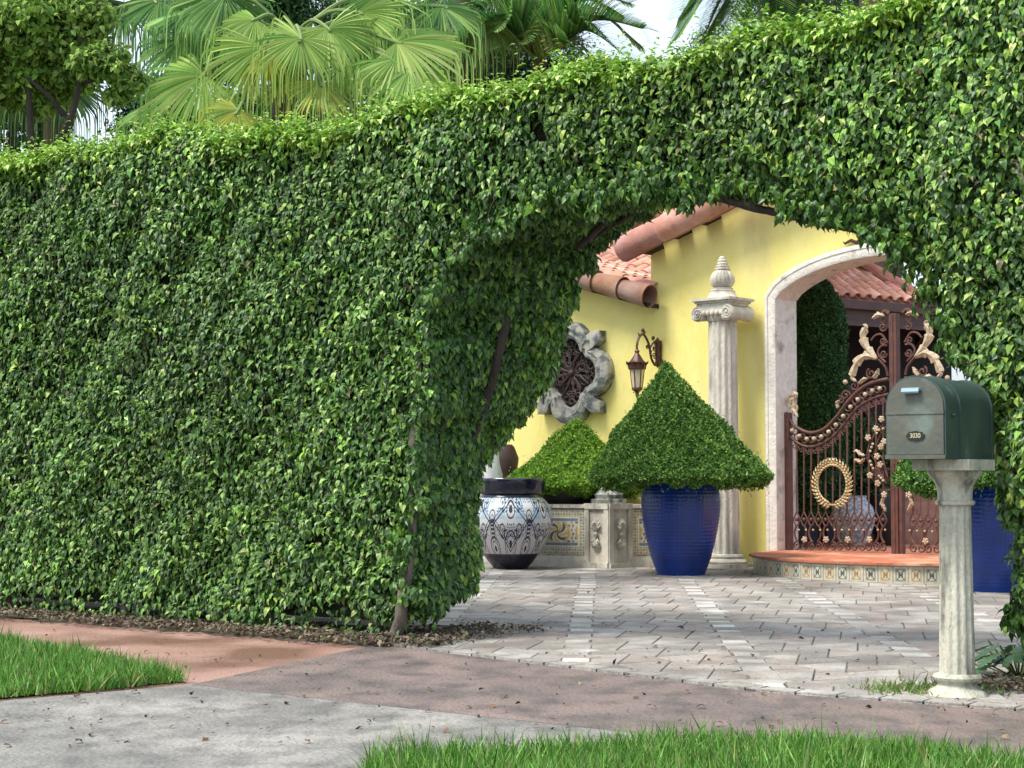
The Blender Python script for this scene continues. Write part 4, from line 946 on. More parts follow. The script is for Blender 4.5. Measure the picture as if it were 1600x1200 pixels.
# painted jar
jc = Vector((0.0, 18.88 + .22, .018)); js = 2700 / jc.y; jc.x = (798 - 800) / js
jar = thing('painted_jar', 'round white jar painted with dark blue folk ornament and a navy rim beside the hedge', 'jar', tuple(jc))
jp = [(893, 25), (884, 33), (871, 43), (861, 51), (842, 60), (824, 65.5), (808, 65.5), (796, 62), (786, 54), (779, 46)]
jz0 = 893
zs = np.linspace(0, (893 - 779) / js, 230); rs = np.interp(zs, [(893 - y) / js for y, _ in jp], [r_ / js for _, r_ in jp])
rs = np.convolve(np.pad(rs, 8, mode='edge'), np.ones(17) / 17, 'valid'); seg = 640
A = 2 * np.pi * np.arange(seg) / seg; Zg, Ag = np.meshgrid(zs, A, indexing='ij'); Rg = np.meshgrid(rs, A, indexing='ij')[0]
v = np.stack([jc.x + Rg * np.cos(Ag), jc.y + Rg * np.sin(Ag), jc.z + Zg], -1).reshape(-1, 3)
i = np.arange(len(zs) - 1)[:, None] * seg; k = np.arange(seg)[None]; k2 = (k + 1) % seg
f = np.stack([i + k, i + k2, i + seg + k2, i + seg + k], -1).reshape(-1, 4)
y_ = (Zg - .155) / (zs[-1] - .155); NT = 7; xx = ((Ag + math.pi / 2) * NT / (2 * np.pi)) % 1 - .5; xa = np.abs(xx) * 2      # xa 0..1 mirrored
def band(d, w): return np.abs(d) < w
dk = np.zeros_like(xa, bool); yl = y_
# pointed arches, central stem, petals, chevrons and small filigree
dk |= band(yl - (.62 - .55 * xa), .018) | band(yl - (.70 - .55 * xa), .010)
dk |= band(yl - (.50 + .42 * xa), .016) | band(yl - (.58 + .42 * xa), .009)
dk |= band(np.hypot(xa * 1.0, (yl - .12) * 1.6) - .30, .022) | band(np.hypot(xa, (yl - .12) * 1.6) - .20, .014) | (np.hypot(xa, (yl - .12) * 1.6) < .08)
dk |= band(np.hypot(1 - xa, (yl - .16) * 1.3) - .34, .020) | band(np.hypot(1 - xa, (yl - .16) * 1.3) - .24, .012) | (np.hypot(1 - xa, (yl - .2) * 1.3) < .09)
stem = (xa < .11) & (yl > .27) & (yl < .62); dk |= stem & ~((np.sin(yl * 95) > .25) & (xa < .075)) | (band(xa - .16, .012) & (yl > .27) & (yl < .60))
dk |= band(np.hypot(xa, (yl - .66) * 1.5) - .16, .018)
dk |= band(np.hypot(1 - xa, (yl - .78) * 1.5) - .22, .020) | (np.hypot(1 - xa, (yl - .78) * 1.5) < .10)
dk |= band(np.hypot(xa - .5, (yl - .88) * 1.6) - .16, .018) | (np.hypot(xa - .5, (yl - .88) * 1.6) < .06)
dk |= band(np.hypot(xa - .55, (yl - .42) * 1.2) - .14, .016) | band(np.hypot(xa - .72, (yl - .36) * 1.0) - .08, .014)
fil = (np.sin(xa * 26 + 5 * np.sin(yl * 20)) * np.sin(yl * 60 + 3 * np.cos(xa * 12))) > .5
dk |= fil & (((yl > .30) & (yl < .56) & (xa > .24)) | (yl > .72)); dk |= band(yl - .985, .02) | band(yl - .015, .012)
W_ = np.array([.60, .62, .62]); D_ = np.array([.016, .024, .055]); B_ = np.array([.44, .38, .37]); L_ = np.array([.42, .55, .66])
colr = np.where((yl < .52)[..., None], B_ * .5 + W_ * .5, W_); colr = np.where(((yl > .62) & (xa > .3) & (xa < .7))[..., None], L_, colr)
colr = np.where(dk[..., None], D_, colr); colr = np.where((yl < 0)[..., None], np.array([.012, .014, .024]), colr)
np_mesh('jar_body', v, f, colr.reshape(-1, 3), M['jarglaze'], jar, True)
mb = MB(); zt = jc.z + zs[-1]; u_ = 1 / js
mb.lathe((jc.x, jc.y, 0), [(rs[-1] + .004, zt - .02), (rs[-1] - .01, zt + .01), (50 * u_, zt + .03), (52 * u_, zt + .08), (54 * u_, zt + .12), (55 * u_, zt + .15), (55.5 * u_, zt + .175), (54 * u_, zt + .19), (50 * u_, zt + .185), (44 * u_, zt + .15), (42 * u_, zt + .02)], 64, cap=False); mb.build('jar_rim', M['navy'], jar, smooth=60)

# tiled corner basin against the wall
bas = thing('tiled_planter', 'low pale stone planter wall with painted tile panels and a carved corner post', 'planter', (.8, 20.0, 0))
bz = .72
def gd(x, Y): p = P(x, 742, Y); return Vector((p.x, p.y, 0))
qA, qB, qC, qD, qE = gd(770, 19.85), gd(916, 19.42), gd(951, 19.17), gd(985, 19.40), gd(1120, 19.62)
def fr2(a, b): 
    d = b - a; return Frame((a.x, a.y, 0), -math.atan2(d.y, d.x)), d.length
def panel(a, b, warm, mir=0):
    f_, L_ = fr2(a, b); mb = MB(); mb.box(f_, 0, L_, -.12, 0, -.02, bz - .04); mb.box(f_, 0, L_, -.14, .03, bz - .04, bz); mb.box(f_, 0, L_, 0, .035, -.02, .10); mb.box(f_, 0, L_, 0, .018, .10, .14)
    mb.build('panel_wall', M['stone'], bas)
    h0, h1 = .16, bz - .06; nx, nz2 = int(L_ * 170), 95; xs = np.linspace(.0, L_, nx + 1); zs_ = np.linspace(h0, h1, nz2 + 1)
    o = np.array(f_.o); v = o + xs[:, None, None] * np.array(f_.u) + .012 * np.array(f_.n) + zs_[None, :, None] * np.array([0, 0, 1.]); v = v.reshape(-1, 3)
    X, Z = np.meshgrid(xs, (zs_ - h0) / (h1 - h0), indexing='ij'); H_ = h1 - h0
    Xc = L_ - X if not mir else X
    c = np.ones((*X.shape, 3)) * np.array([.60, .56, .42]); dkc = np.array([.10, .12, .15]); yel = np.array([.55, .38, .12]); blu = np.array([.16, .22, .30]); pale = np.array([.66, .63, .50])
    bd = .16; e = np.minimum(np.minimum(Z, 1 - Z), Xc / H_)
    inb = e < bd
    mot = np.sin(X * 95) * np.sin(Z * H_ * 95); c[inb & (mot > .15)] = yel if warm else np.array([.42, .37, .22]); c[inb & (mot < -.45)] = blu
    c[(e > bd) & (e < bd + .035)] = pale; fld = e > bd + .035
    c[fld & ((Z < bd + .10) | (Z > 1 - bd - .10))] = blu
    ins = fld & (Z > bd + .11) & (Z < 1 - bd - .11); c[ins] = pale * .92
    per = .36; cx = ((Xc - .16) % per) - per / 2; cy = (Z - .5) * H_; rr = np.hypot(cx, cy); an = np.arctan2(cy, cx)
    c[ins & (np.abs(rr - .135) < .012)] = yel; c[ins & (rr < .12) & (rr > .02) & (np.sin(an * 4 + rr * 42) > .55)] = dkc; c[ins & (rr < .025)] = dkc
    c[ins & (rr < .12) & (np.sin(an * 4 + rr * 42) < -.6)] = yel * 1.1; c[ins & (rr > .15) & (np.sin(cx * 60) * np.sin(cy * 70) > .35)] = dkc
    i = np.arange(nx)[:, None] * (nz2 + 1); k = np.arange(nz2)[None]; f = np.stack([i + k, i + nz2 + 1 + k, i + nz2 + 2 + k, i + k + 1], -1).reshape(-1, 4)
    np_mesh('painted_panel', v, f, c.reshape(-1, 3), M['paint'], bas)
panel(qA, qB, False); panel(qD, qE, True, 1)
mb = MB(); inn = gd(951, 19.75)
mb.prism([qB, qC, qD, inn], (0, 0, bz + .005)); 
for (a, b) in ((qB, qC), (qC, qD)):
    f_, L_ = fr2(a, b); mb.box(f_, -.01, L_ * .16, 0, .022, .06, bz - .03); mb.box(f_, L_ * .84, L_ + .01, 0, .022, .06, bz - .03); mb.box(f_, -.01, L_ + .01, 0, .03, bz - .05, bz + .012); mb.box(f_, -.01, L_ + .01, 0, .04, -.02, .075)
mb.build('corner_post', M['stone'], bas)
for (a, b) in ((qB, qC), (qC, qD)):
    f_, L_ = fr2(a, b)
    mb = MB()
    for sg in (1, -1):
        for k in range(7):
            an = -1.35 + 2.7 * k / 6; c0 = f_.w(L_ / 2, .012, .39 + sg * .03); tip = f_.w(L_ / 2 + .075 * math.sin(an), .02, .39 + sg * (.03 + .17 * math.cos(an * .8))); m_ = c0.lerp(tip, .6) + f_.n * .03; sd = (tip - c0).cross(f_.n).normalized() * .018
            mb.add([c0, m_ + sd, tip, m_ - sd, m_ + f_.n * .012], [(0, 1, 4), (1, 2, 4), (2, 3, 4), (3, 0, 4)])
    mb.ball(f_.w(L_ / 2, .03, .39), .028); mb.build('carved_leaf', M['stone'], bas)
mb = MB(); cc = gd(951, 19.42); mb.lathe((cc.x, cc.y, 0), [(.20, bz), (.20, bz + .06), (.15, bz + .065), (.165, bz + .11), (.11, bz + .16), (.05, bz + .21), (.06, bz + .23), (.01, bz + .27)], 8); mb.build('post_finial', M['greystone'], bas)
bk = MB(); bw1, bw2 = WALL.w(-4.6, 0, 0), WALL.w(-1.2, 0, 0); mc = gd(885, 20.2)
bk.lathe((mc.x, mc.y, 0), [(.30, -.02), (.50, .3), (.56, .74), (.60, .80), (.60, .86), (.54, .86), (.50, .7)], 36, cap=False)
bw = bk.build('bowl_planter', M['darkpot'], None, smooth=50); bw['label'] = 'dark round bowl holding the bright green clipped mound behind the tiled planter'; bw['category'] = 'pot'
topiary('topiary_mound', 'bright green low clipped mound under the lobed window', Vector((mc.x + .09, mc.y, 0)), [(.80, .50), (.84, .72), (.93, .84), (1.06, .70), (1.28, .42), (1.50, .20), (1.69, .02)], 60000, [(.12, .26, .03), (.19, .37, .04), (.28, .48, .055), (.38, .57, .09), (.07, .16, .02)], [4, 5, 4, 2, 1.5], (.04, 0), sprigs=70, trunk=False)
# pale stone figure base glimpsed by the hedge
sp0 = gd(768, 20.6); mb = MB(); mb.lathe((sp0.x, sp0.y, 0), [(.17, 0), (.17, .5), (.14, .55), (.15, .90), (.135, 1.05), (.10, 1.2), (.085, 1.36), (.07, 1.42), (.055, 1.5), (.085, 1.56), (.08, 1.66), (.01, 1.72)], 20, lambda a, z: 1 + .06 * math.sin(a * 5 + z * 4))
o = mb.build('garden_statue', M['white'], smooth=60); o['label'] = 'white marble garden figure half hidden behind the painted jar'; o['category'] = 'statue'
sp0 = gd(789, 21.1); mb = MB(); mb.lathe((sp0.x, sp0.y, 0), [(.13, 0), (.16, .3), (.12, .6), (.10, .9), (.15, 1.1), (.17, 1.25), (.12, 1.38), (.09, 1.42)], 20)
o = mb.build('dark_urn', M['fascia'], smooth=60); o['label'] = 'dark brown urn standing against the wall beside the white statue'; o['category'] = 'urn'

# ================================================================ mailbox on its fluted post
mc0 = G(1505, 1096) + Vector((0, .10, 0)); MF = Frame((mc0.x, mc0.y, 0), R(36)); msc = 2700 / mc0.y
def mz(y): return P(1505, y, mc0.y).z
post = thing('mailbox_post', 'short fluted mossy stone post standing at the hedge corner with the mailbox on top', 'post', (mc0.x, mc0.y, 0))
mb = MB(); fl2 = lambda a, z: 1 - .13 * abs(math.cos(a * 6)) ** 2.2
mb.lathe((mc0.x, mc0.y, 0), [(.083 - .010 * i / 10, lerp(.115, mz(788), i / 10)) for i in range(11)], 112, fl2); mb.build('shaft', M['postst'], post, smooth=60)
mb = MB(); mb.box(MF, -.115, .115, -.115, .115, -.01, .022); mb.lathe((mc0.x, mc0.y, 0), [(.145, .02), (.13, .04), (.10, .055), (.085, .075), (.088, .085), (.108, .09), (.115, .103), (.108, .115), (.085, .12)], 40); mb.build('post_base', M['postst'], post, smooth=40)
mb = MB(); zt3 = mz(735); mb.lathe((mc0.x, mc0.y, 0), [(.078, mz(790)), (.092, mz(788)), (.092, mz(783)), (.080, mz(781)), (.081, mz(770)), (.086, mz(760)), (.100, mz(750)), (.118, mz(744)), (.126, mz(739)), (.126, zt3)], 48)
mb.box(MF, -.14, .14, -.15, .17, zt3, mz(717.5) - .002); mb.build('capital', M['postst'], post, smooth=40)
MB_ = thing('mailbox', 'dark green bronze mailbox with domed top, brass pull and the number 3030', 'mailbox', (mc0.x, mc0.y, 1.12))
zb3 = mz(717.5); hw = .146; UO = WALL.px(0, 0)[0] * 0 - .055; fo3, bo3 = .33, -.26; hh = .385
def dome(w, z0, z1, seg=20, k=1.0):
    r_ = w; zc_ = z1 - r_ * k; return [(-w, z0)] + [(-w * math.cos(math.pi * i / seg), zc_ + r_ * k * math.sin(math.pi * i / seg)) for i in range(seg + 1)] + [(w, z0)]
def dprism(mb, pl, o0, o1): mb.prism([MF.w(UO + p[0], o0, p[1]) for p in pl], MF.n * (o1 - o0))
mb = MB(); dprism(mb, dome(hw - .004, zb3, zb3 + hh - .004), fo3 - .02, bo3); mb.build('mailbox_body', M['mailside'], MB_, smooth=35)
mb = MB(); dprism(mb, dome(hw, zb3 - .001, zb3 + hh), fo3 - .016, fo3 - .004); dprism(mb, dome(hw + .0035, zb3 - .002, zb3 + hh + .004), .155, .145); dprism(mb, dome(hw + .003, zb3 - .002, zb3 + hh + .003), bo3 + .01, bo3 - .004)
mb.build('rim_band', M['mailside'], MB_, smooth=35)
mb = MB(); dprism(mb, dome(hw - .009, zb3 + .02, zb3 + hh - .009), fo3 - .004, fo3 + .004)
mb.box(MF, UO - hw + .006, UO + hw - .006, fo3, fo3 + .008, zb3 + .205, zb3 + .222); mb.box(MF, UO - hw, UO + hw, fo3 - .004, fo3 + .010, zb3 - .001, zb3 + .018)
dr = mb.build('door', M['mailbox'], MB_, smooth=35)
hz_ = zb3 + .318
mb = MB(); prf = [(.0, .004), (.022, .008), (.030, .002), (.034, -.010), (.030, -.018), (.026, -.012), (.022, -.004), (.0, -.006)]
mb.prism([MF.w(UO - .052, fo3 + .004 + a, hz_ + b) for a, b in prf], MF.u * .084); mb.build('door_pull', M['brass'], dr)
mb = MB(); pz_ = zb3 + .105; pl = []
for k in range(40):
    a = 2 * math.pi * k / 40; w_ = .042 * (1 + .08 * math.cos(6 * a)); pl.append((w_ * math.copysign(abs(math.cos(a)) ** .7, math.cos(a)), .021 * (1 + .10 * math.cos(8 * a)) * math.copysign(abs(math.sin(a)) ** .7, math.sin(a))))
mb.prism([MF.w(UO + .004 + a, fo3 + .004, pz_ + b) for a, b in pl], MF.n * .006); plq = mb.build('number_plaque', M['plaque'], dr)
cu = bpy.data.curves.new('t', 'FONT'); cu.body = '3030'; cu.size = .030; cu.extrude = .0012; cu.offset = .0006; cu.align_x = 'CENTER'; cu.align_y = 'CENTER'
to = bpy.data.objects.new('t', cu); C.objects.link(to); bpy.context.view_layer.update()
me = bpy.data.meshes.new_from_object(to.evaluated_get(bpy.context.evaluated_depsgraph_get())); bpy.data.objects.remove(to)
mb = MB(); mb.add([MF.w(UO + .004 + v_.co.x * .88, fo3 + .0115 + v_.co.z, pz_ + v_.co.y) for v_ in me.vertices], [tuple(p.vertices) for p in me.polygons]); mb.build('house_number', M['letter'], plq)
mb = MB(); mb.tube([MF.w(UO + hw - .002, .24, zb3 + .20), MF.w(UO + hw + .012, .24, zb3 + .20)], .007, 8); mb.build('flag_pivot', M['mailside'], MB_)

# ================================================================ beyond the gate
cy = thing('courtyard_house', 'shaded courtyard building beyond the gate with a terracotta hip roof and dark brown gutter', 'house', (7, 25, 0))
fA, fB = P(1255, 463, 23.6), P(1520, 489, 25.6); fd = (fB - fA); fd.z = 0; fdn = fd.normalized(); eback = Vector((-fdn.y, fdn.x, 0)); eback = eback if eback.y > 0 else -eback
ez = fA.z; EF = Frame((fA.x, fA.y, 0), -math.atan2(fdn.y, fdn.x)); EL = fd.length
pit = R(34); dn = -(eback * math.cos(pit) + Vector((0, 0, math.sin(pit)))).normalized()
cu_ = EF.px(1442, 470)[0]; TQ = .42
tile_field('roof_tiles', cy, EF.w(cu_ - .12 - 9 * .215, .04, ez + .02), dn, fdn, 10, 22, .215, .088, .27, tone=1.4, skip=lambda c, r_: (9 - c) * .215 + .05 < r_ * .232 * TQ)  # raised tone paints sunlit brightness into the courtyard roof tiles
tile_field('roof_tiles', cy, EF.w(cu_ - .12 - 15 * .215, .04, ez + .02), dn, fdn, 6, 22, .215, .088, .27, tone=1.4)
ac2 = (fdn + eback).normalized(); fr2h = (fdn - eback).normalized(); dn2 = (fr2h * math.cos(pit) - Vector((0, 0, math.sin(pit)))).normalized()
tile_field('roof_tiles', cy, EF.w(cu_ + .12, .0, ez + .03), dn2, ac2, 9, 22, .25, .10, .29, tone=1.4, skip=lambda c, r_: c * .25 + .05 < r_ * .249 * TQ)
hdir = (eback * math.cos(pit) - fdn * TQ * math.cos(pit) + Vector((0, 0, math.sin(pit)))).normalized(); hu_ = EF.w(cu_, .02, ez + .05)
mb = MB()
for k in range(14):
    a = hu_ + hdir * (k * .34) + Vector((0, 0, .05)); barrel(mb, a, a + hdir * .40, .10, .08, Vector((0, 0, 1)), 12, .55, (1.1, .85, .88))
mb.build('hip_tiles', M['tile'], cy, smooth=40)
mb = MB(); mb.tube([hu_ + hdir * (i * .12) - fdn * .11 + Vector((0, 0, .03)) for i in range(36)], [.035 + .012 * math.sin(i * 2.3) for i in range(36)], 6); mb.build('mortar_bed', M['mortar'], cy, smooth=60)
hipx = cu_ - .2
mb = MB(); mb.box(EF, -2, cu_ + .1, -.02, .03, ez - .30, ez - .09); mb.box(EF, -2, cu_ + .1, .03, .12, ez - .13, ez - .01); mb.box(EF, -2, cu_ + .1, .035, .06, ez - .36, ez - .30)
q_ = EF.w(cu_ + .1, 0, 0); EG = Frame((q_.x, q_.y, 0), -math.atan2(ac2.y, ac2.x)); mb.box(EG, .01, 3, -.02, .03, ez - .36, ez - .09); mb.box(EG, .02, 3, .03, .12, ez - .13, ez - .01); mb.build('gutter_fascia', M['fascia'], cy)
mb = MB(); mb.box(EF, hipx, hipx + .9, .05, .16, ez - .02, ez + .16); mb.build('gutter_box', M['fascia'], cy)
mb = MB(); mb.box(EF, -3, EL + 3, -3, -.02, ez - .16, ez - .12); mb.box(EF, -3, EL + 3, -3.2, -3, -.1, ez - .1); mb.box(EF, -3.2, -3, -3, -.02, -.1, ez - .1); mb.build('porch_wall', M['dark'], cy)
mb = MB(); K = 20; c0 = EF.px(1530, 640, -2.6) if False else (EL * .93, 0)
for i in range(K):
    a0, a1 = math.pi * i / K, math.pi * (i + 1) / K; R0, R1 = .95, 1.06
    mb.prism([EF.w(c0[0] - R0 * math.cos(a0), -2.7, 1.55 + R0 * math.sin(a0)), EF.w(c0[0] - R0 * math.cos(a1), -2.7, 1.55 + R0 * math.sin(a1)), EF.w(c0[0] - R1 * math.cos(a1), -2.7, 1.55 + R1 * math.sin(a1)), EF.w(c0[0] - R1 * math.cos(a0), -2.7, 1.55 + R1 * math.sin(a0))], -EF.n * .1)
mb.box(EF, c0[0] - 1.06, c0[0] - .95, -2.8, -2.7, 0, 1.55); mb.build('doorway_arch', M['fascia'], cy)
sheet('courtyard_floor', [WALL.w(-.2, -.36, 0), WALL.w(3.2, -.36, 0), WALL.w(6, -9, 0), WALL.w(-3, -9, 0)], .19, M['terra'])
# courtyard steps (brick)
mb = MB(); g0 = P(1422, 742, 21.6); SF = Frame((g0.x, g0.y, 0), R(10))
for k in range(4): mb.box(SF, -.35 - .0 * k, .9, -.30 * k - .32, -.30 * k, .19 if k == 0 else .19 + .17 * k + .002, .19 + .17 * (k + 1))
mb.box(SF, -.5, 1.2, -2.2, -1.22, .19, 1.15)
st = mb.build('brick_steps', M['brick']); st['label'] = 'pink brick steps seen through the gate beside the mailbox post'; st['category'] = 'steps'
mb = MB(); g0 = P(1332, 742, 20.9); mb.lathe((g0.x, g0.y, 0), [(.14, .19), (.22, .35), (.27, .52), (.24, .66), (.16, .76), (.17, .80), (.13, .80)], 30)
st = mb.build('courtyard_jar', M['paint'], smooth=60); st['label'] = 'small pale blue and white jar seen through the gate behind the wreath'; st['category'] = 'jar'
st.data.materials[0] = mat('pale_blue_glaze', (.50, .56, .64), .4, (.22, .28, .40), 25, 3, ramp=(.48, .52))
mb = MB(); g0 = P(1386, 742, 21.2); mb.lathe((g0.x, g0.y, 0), [(.15, .19), (.20, .4), (.22, .78), (.19, .80)], 24)
st = mb.build('black_planter', M['darkpot'], smooth=60); st['label'] = 'black planter seen through the gate left of the centre post'; st['category'] = 'pot'
# ================================================================ leafy plants and trees
def crown(parent, c, rad, N, sz, pal_, wts, m='soft', clumps=26, tmpl=FICUS, droop=.5, shape=None, name='crown', fill=.5):
    """leaf clumps spread through an ellipsoid with gaps between them"""
    c = np.array(c); rad = np.array(rad)
    d = rng.normal(0, 1, (clumps, 3)); d = unit(d) * (rng.random((clumps, 1)) ** fill); cc = c + d * rad
    cr = rng.uniform(.16, .34, clumps) * rad.mean(); w = cr ** 2; idx = rng.choice(clumps, N, p=w / w.sum())
    o = unit(rng.normal(0, 1, (N, 3))); rr = rng.random((N, 1)) ** .45; p = cc[idx] + o * rr * cr[idx][:, None] * np.array([1.15, 1.15, .85]) + rng.normal(0, .34, (N, 3)) * cr.mean() + .6 * cr.mean() * np.stack([noise(o[:, 0] * 3 + idx, o[:, 2] * 3, 1), noise(o[:, 1] * 3 + idx, o[:, 0] * 3, 2), noise(o[:, 2] * 3, o[:, 1] * 3 + idx, 3)], 1)
    br = rng.uniform(.75, 1.25, clumps)[idx]
    scatter(name, p, o * .5 + rng.normal(0, .6, p.shape) - UPV * droop, o + UPV * .5 + rng.normal(0, .4, p.shape), rng.uniform(.7, 1.3, N) * sz, pick(N, pal_, wts) * br[:, None], M[m], parent, tmpl)
    return cc
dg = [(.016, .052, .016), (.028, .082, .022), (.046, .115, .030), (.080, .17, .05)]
# climbing evergreen beyond the gate
cvp = P(1284, 742, 21.3); t = thing('evergreen_shrub', 'tall dark green evergreen shrub inside the gateway left of the gate', 'shrub', (cvp.x, cvp.y, .19))
N = 42000; z = rng.uniform(.5, 3.45, N); a = rng.uniform(0, 6.283, N); r_ = (.30 + .06 * noise(z * 3, a * 2, 4) + .05 * noise(z * 9, a * 5, 2)) * np.clip((3.6 - z) / .5, .3, 1) * (.8 + .2 * rng.random(N))
p = np.stack([cvp.x + .03 * np.sin(z * 3) + r_ * np.cos(a), cvp.y + r_ * np.sin(a), z], 1); o_ = np.stack([np.cos(a), np.sin(a), .2 + 0 * a], 1)
scatter('foliage', p, o_ * .5 + rng.normal(0, .6, p.shape) - UPV * .3, o_ + rng.normal(0, .5, p.shape), rng.uniform(.025, .05, N), pick(N, [(.022, .075, .030), (.040, .12, .045), (.065, .17, .06), (.11, .24, .09)], [3, 4, 4, 2]), M['dullleaf'], t, TINY)
mb = MB(); mb.tube([(cvp.x, cvp.y, .1), (cvp.x + .02, cvp.y, 1.6), (cvp.x, cvp.y, 3.1)], [.05, .09, .05], 8); mb.build('trunk', M['barkd'], t)
cvp = P(1338, 742, 23.0); t = thing('courtyard_shrub', 'loose dark shrub low behind the gate bars', 'shrub', (cvp.x, cvp.y, .19)); crown(t, (cvp.x, cvp.y, 1.1), (.75, .5, .75), 14000, .05, dg, [2, 4, 4, 3], 'dullleaf', 30)
mb = MB(); mb.tube([(cvp.x, cvp.y, .1), (cvp.x, cvp.y, 1.2)], .03, 6); mb.build('stem', M['barkd'], t)
# philodendron-like plant at the mailbox foot
def leafy(name, label, c, n, L_, pal_):
    t = thing(name, label, 'plant', tuple(c)); mb = MB()
    for k in range(n):
        a = k * 2.4 + random.uniform(-.3, .3); el = random.uniform(.35, 1.1); d = Vector((math.cos(a) * math.cos(el), math.sin(a) * math.cos(el), math.sin(el))); l = L_ * random.uniform(.7, 1.2); tip = c + d * l; cl = random.choice(pal_)
        mb.tube([c, c + d * l * .5, tip], .004, 4, (.10, .16, .05)); dd = Vector((d.x, d.y, -.15)).normalized(); s = dd.cross(Vector((0, 0, 1))).normalized(); w = l * .42
        lob = []
        for i in range(9):
            f_ = i / 8; ww = w * math.sin(math.pi * (.12 + .85 * f_)) ** .7 * (1.0 if i % 2 else .45); q = tip + dd * (f_ * l * .75) + Vector((0, 0, -.12 * l * f_ * f_)); lob.append((q + s * ww * .5 + dd * .02 * (i % 2), q, q - s * ww * .5 + dd * .02 * (i % 2)))
        vs = [x for tr in lob for x in tr]; mb.add(vs, [f3 for i in range(8) for f3 in ((i * 3, i * 3 + 1, i * 3 + 4, i * 3 + 3), (i * 3 + 1, i * 3 + 2, i * 3 + 5, i * 3 + 4))], cl)
    mb.build('leaves', M['leaf'], t); return t
pg = G(1592, 1068); leafy('lobed_plant', 'dark green lobed leaf plant low at the right hedge foot beside the mailbox post', Vector((pg.x, pg.y, .02)), 34, .21, [(.03, .09, .03), (.045, .12, .04), (.07, .16, .06)])

# ---------------------------------------------------------------- palms behind the hedge
fpal = [(.11, .26, .065), (.17, .34, .085), (.26, .43, .12), (.065, .16, .05)]
def fan(name, parent, hub, dirv, face, Rr, cols, n=58, spread=R(285), droop=1.0, seed=0, stalk=None):
    """one fan leaf: stiff pleated segments, joined near the hub, each ending in a thin hanging ribbon"""
    hub, dirv, face = Vector(hub), Vector(dirv).normalized(), Vector(face); face = (face - dirv * face.dot(dirv)).normalized(); side = face.cross(dirv)
    V, Fc, Cc_ = [], [], []; K = 18; rnd = random.Random(seed); joined = rnd.uniform(.30, .42)
    for i in range(n):
        a = -spread / 2 + spread * (i + .5) / n + rnd.uniform(-.3, .3) * spread / n; d = (dirv * math.cos(a) + side * math.sin(a) - face * .12 * abs(math.sin(a))).normalized(); aw = spread / n
        l = Rr * (.80 + .20 * math.cos(a * .5)) * rnd.uniform(.85, 1.08); p = hub.copy(); d2 = d.copy(); base = len(V); cl = cols[rnd.randrange(len(cols))]; k_ = rnd.uniform(.8, 1.15) * (1.15 if i % 2 else .82)  # light and shade of the pleats painted as alternating tint
        bend = rnd.uniform(.50, .70); hang = rnd.uniform(.5, 1.0); wj = l * joined * math.tan(aw / 2) * 1.05
        for k in range(K + 1):
            f_ = k / K; w = l * f_ * math.tan(aw / 2) * 1.02 if f_ < joined else max(.0035, wj * (1.0 if f_ < joined + .12 else 1 - (f_ - joined - .12) / (.80 - joined - .12) * .72 if f_ < .8 else .24))
            sd = d2.cross(face); sd = sd.normalized() if sd.length > .1 else side; pl = face * (.010 * Rr * (1 if i % 2 else -1)) * min(1, f_ * 3)
            V += [p - sd * w - pl, p + sd * w + pl]; c_ = tuple(min(1, x * k_ * (1 + .5 * max(0, f_ - .5))) for x in cl); Cc_ += [c_, c_]
            if f_ > bend: d2 = (d2 * .45 + Vector((0, 0, -1)) * .85 * min(1.1, droop * (.6 + hang * .5))).normalized()
            else: d2 = (d2 + Vector((0, 0, -1)) * .035 * droop).normalized()
            p = p + d2 * (l / K) * (1.15 if f_ > bend else 1)
        Fc += [(base + 2 * k, base + 2 * k + 1, base + 2 * k + 3, base + 2 * k + 2) for k in range(K)]
    V = np.array([tuple(v) for v in V]); o = np_mesh(name, V, np.array(Fc), np.array(Cc_), M['frond'], parent)
    if stalk is not None:
        mb = MB(); s0 = Vector(stalk); m_ = s0.lerp(hub, .55) + Vector((0, 0, .12)); mb.tube(smooth_pts([s0, m_, hub, hub + dirv * .05], 4), [.022 - .0008 * i for i in range(13)], 6); mb.build('stalk', M['stalkm'], o)
    return o
M['stalkm'] = mat('leaf_stalk', (.16, .24, .06), .5)
M['fibre'] = mat('palm_fibre', (.12, .085, .055), .95, (.06, .045, .03), 20, 8, .9, 60, stretch=(1, 1, .3))
def fan_palm(label, tx, ty, Y, leaves, top_z_off=0, seed=0, group='palms behind the hedge', Rsc=1.12, dark=1.0):
    cr = P(tx, ty, Y); t = thing('fan_palm', label, 'palm tree', (cr.x, cr.y, 0), group)
    mb = MB(); mb.tube([(cr.x + .04 * math.sin(i), cr.y, cr.z * i / 20) for i in range(21)], [.13 + .02 * (i % 2) for i in range(21)], 12)
    mb.build('trunk', M['fibre'], t)
    for i, (hx, hy, tx2, ty2, yel, dy) in enumerate(leaves):
        hub = P(hx, hy, Y + dy); tip = P(tx2, ty2, Y + dy - .25); d = tip - hub; Rr = d.length * Rsc
        pal_ = [(.42, .44, .07), (.36, .42, .09), (.26, .38, .09)] if yel == 2 else ([(.27, .43, .09), (.20, .37, .08), (.40, .52, .16)] if yel == 1 else fpal)
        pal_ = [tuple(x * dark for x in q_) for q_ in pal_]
        fan('frond', t, hub, d, Vector((random.uniform(-.5, .5), -.70, random.uniform(.45, .95))), Rr, pal_, seed=seed * 50 + i, stalk=cr, spread=R(random.uniform(200, 270)), droop=random.uniform(.85, 1.1))
    return t
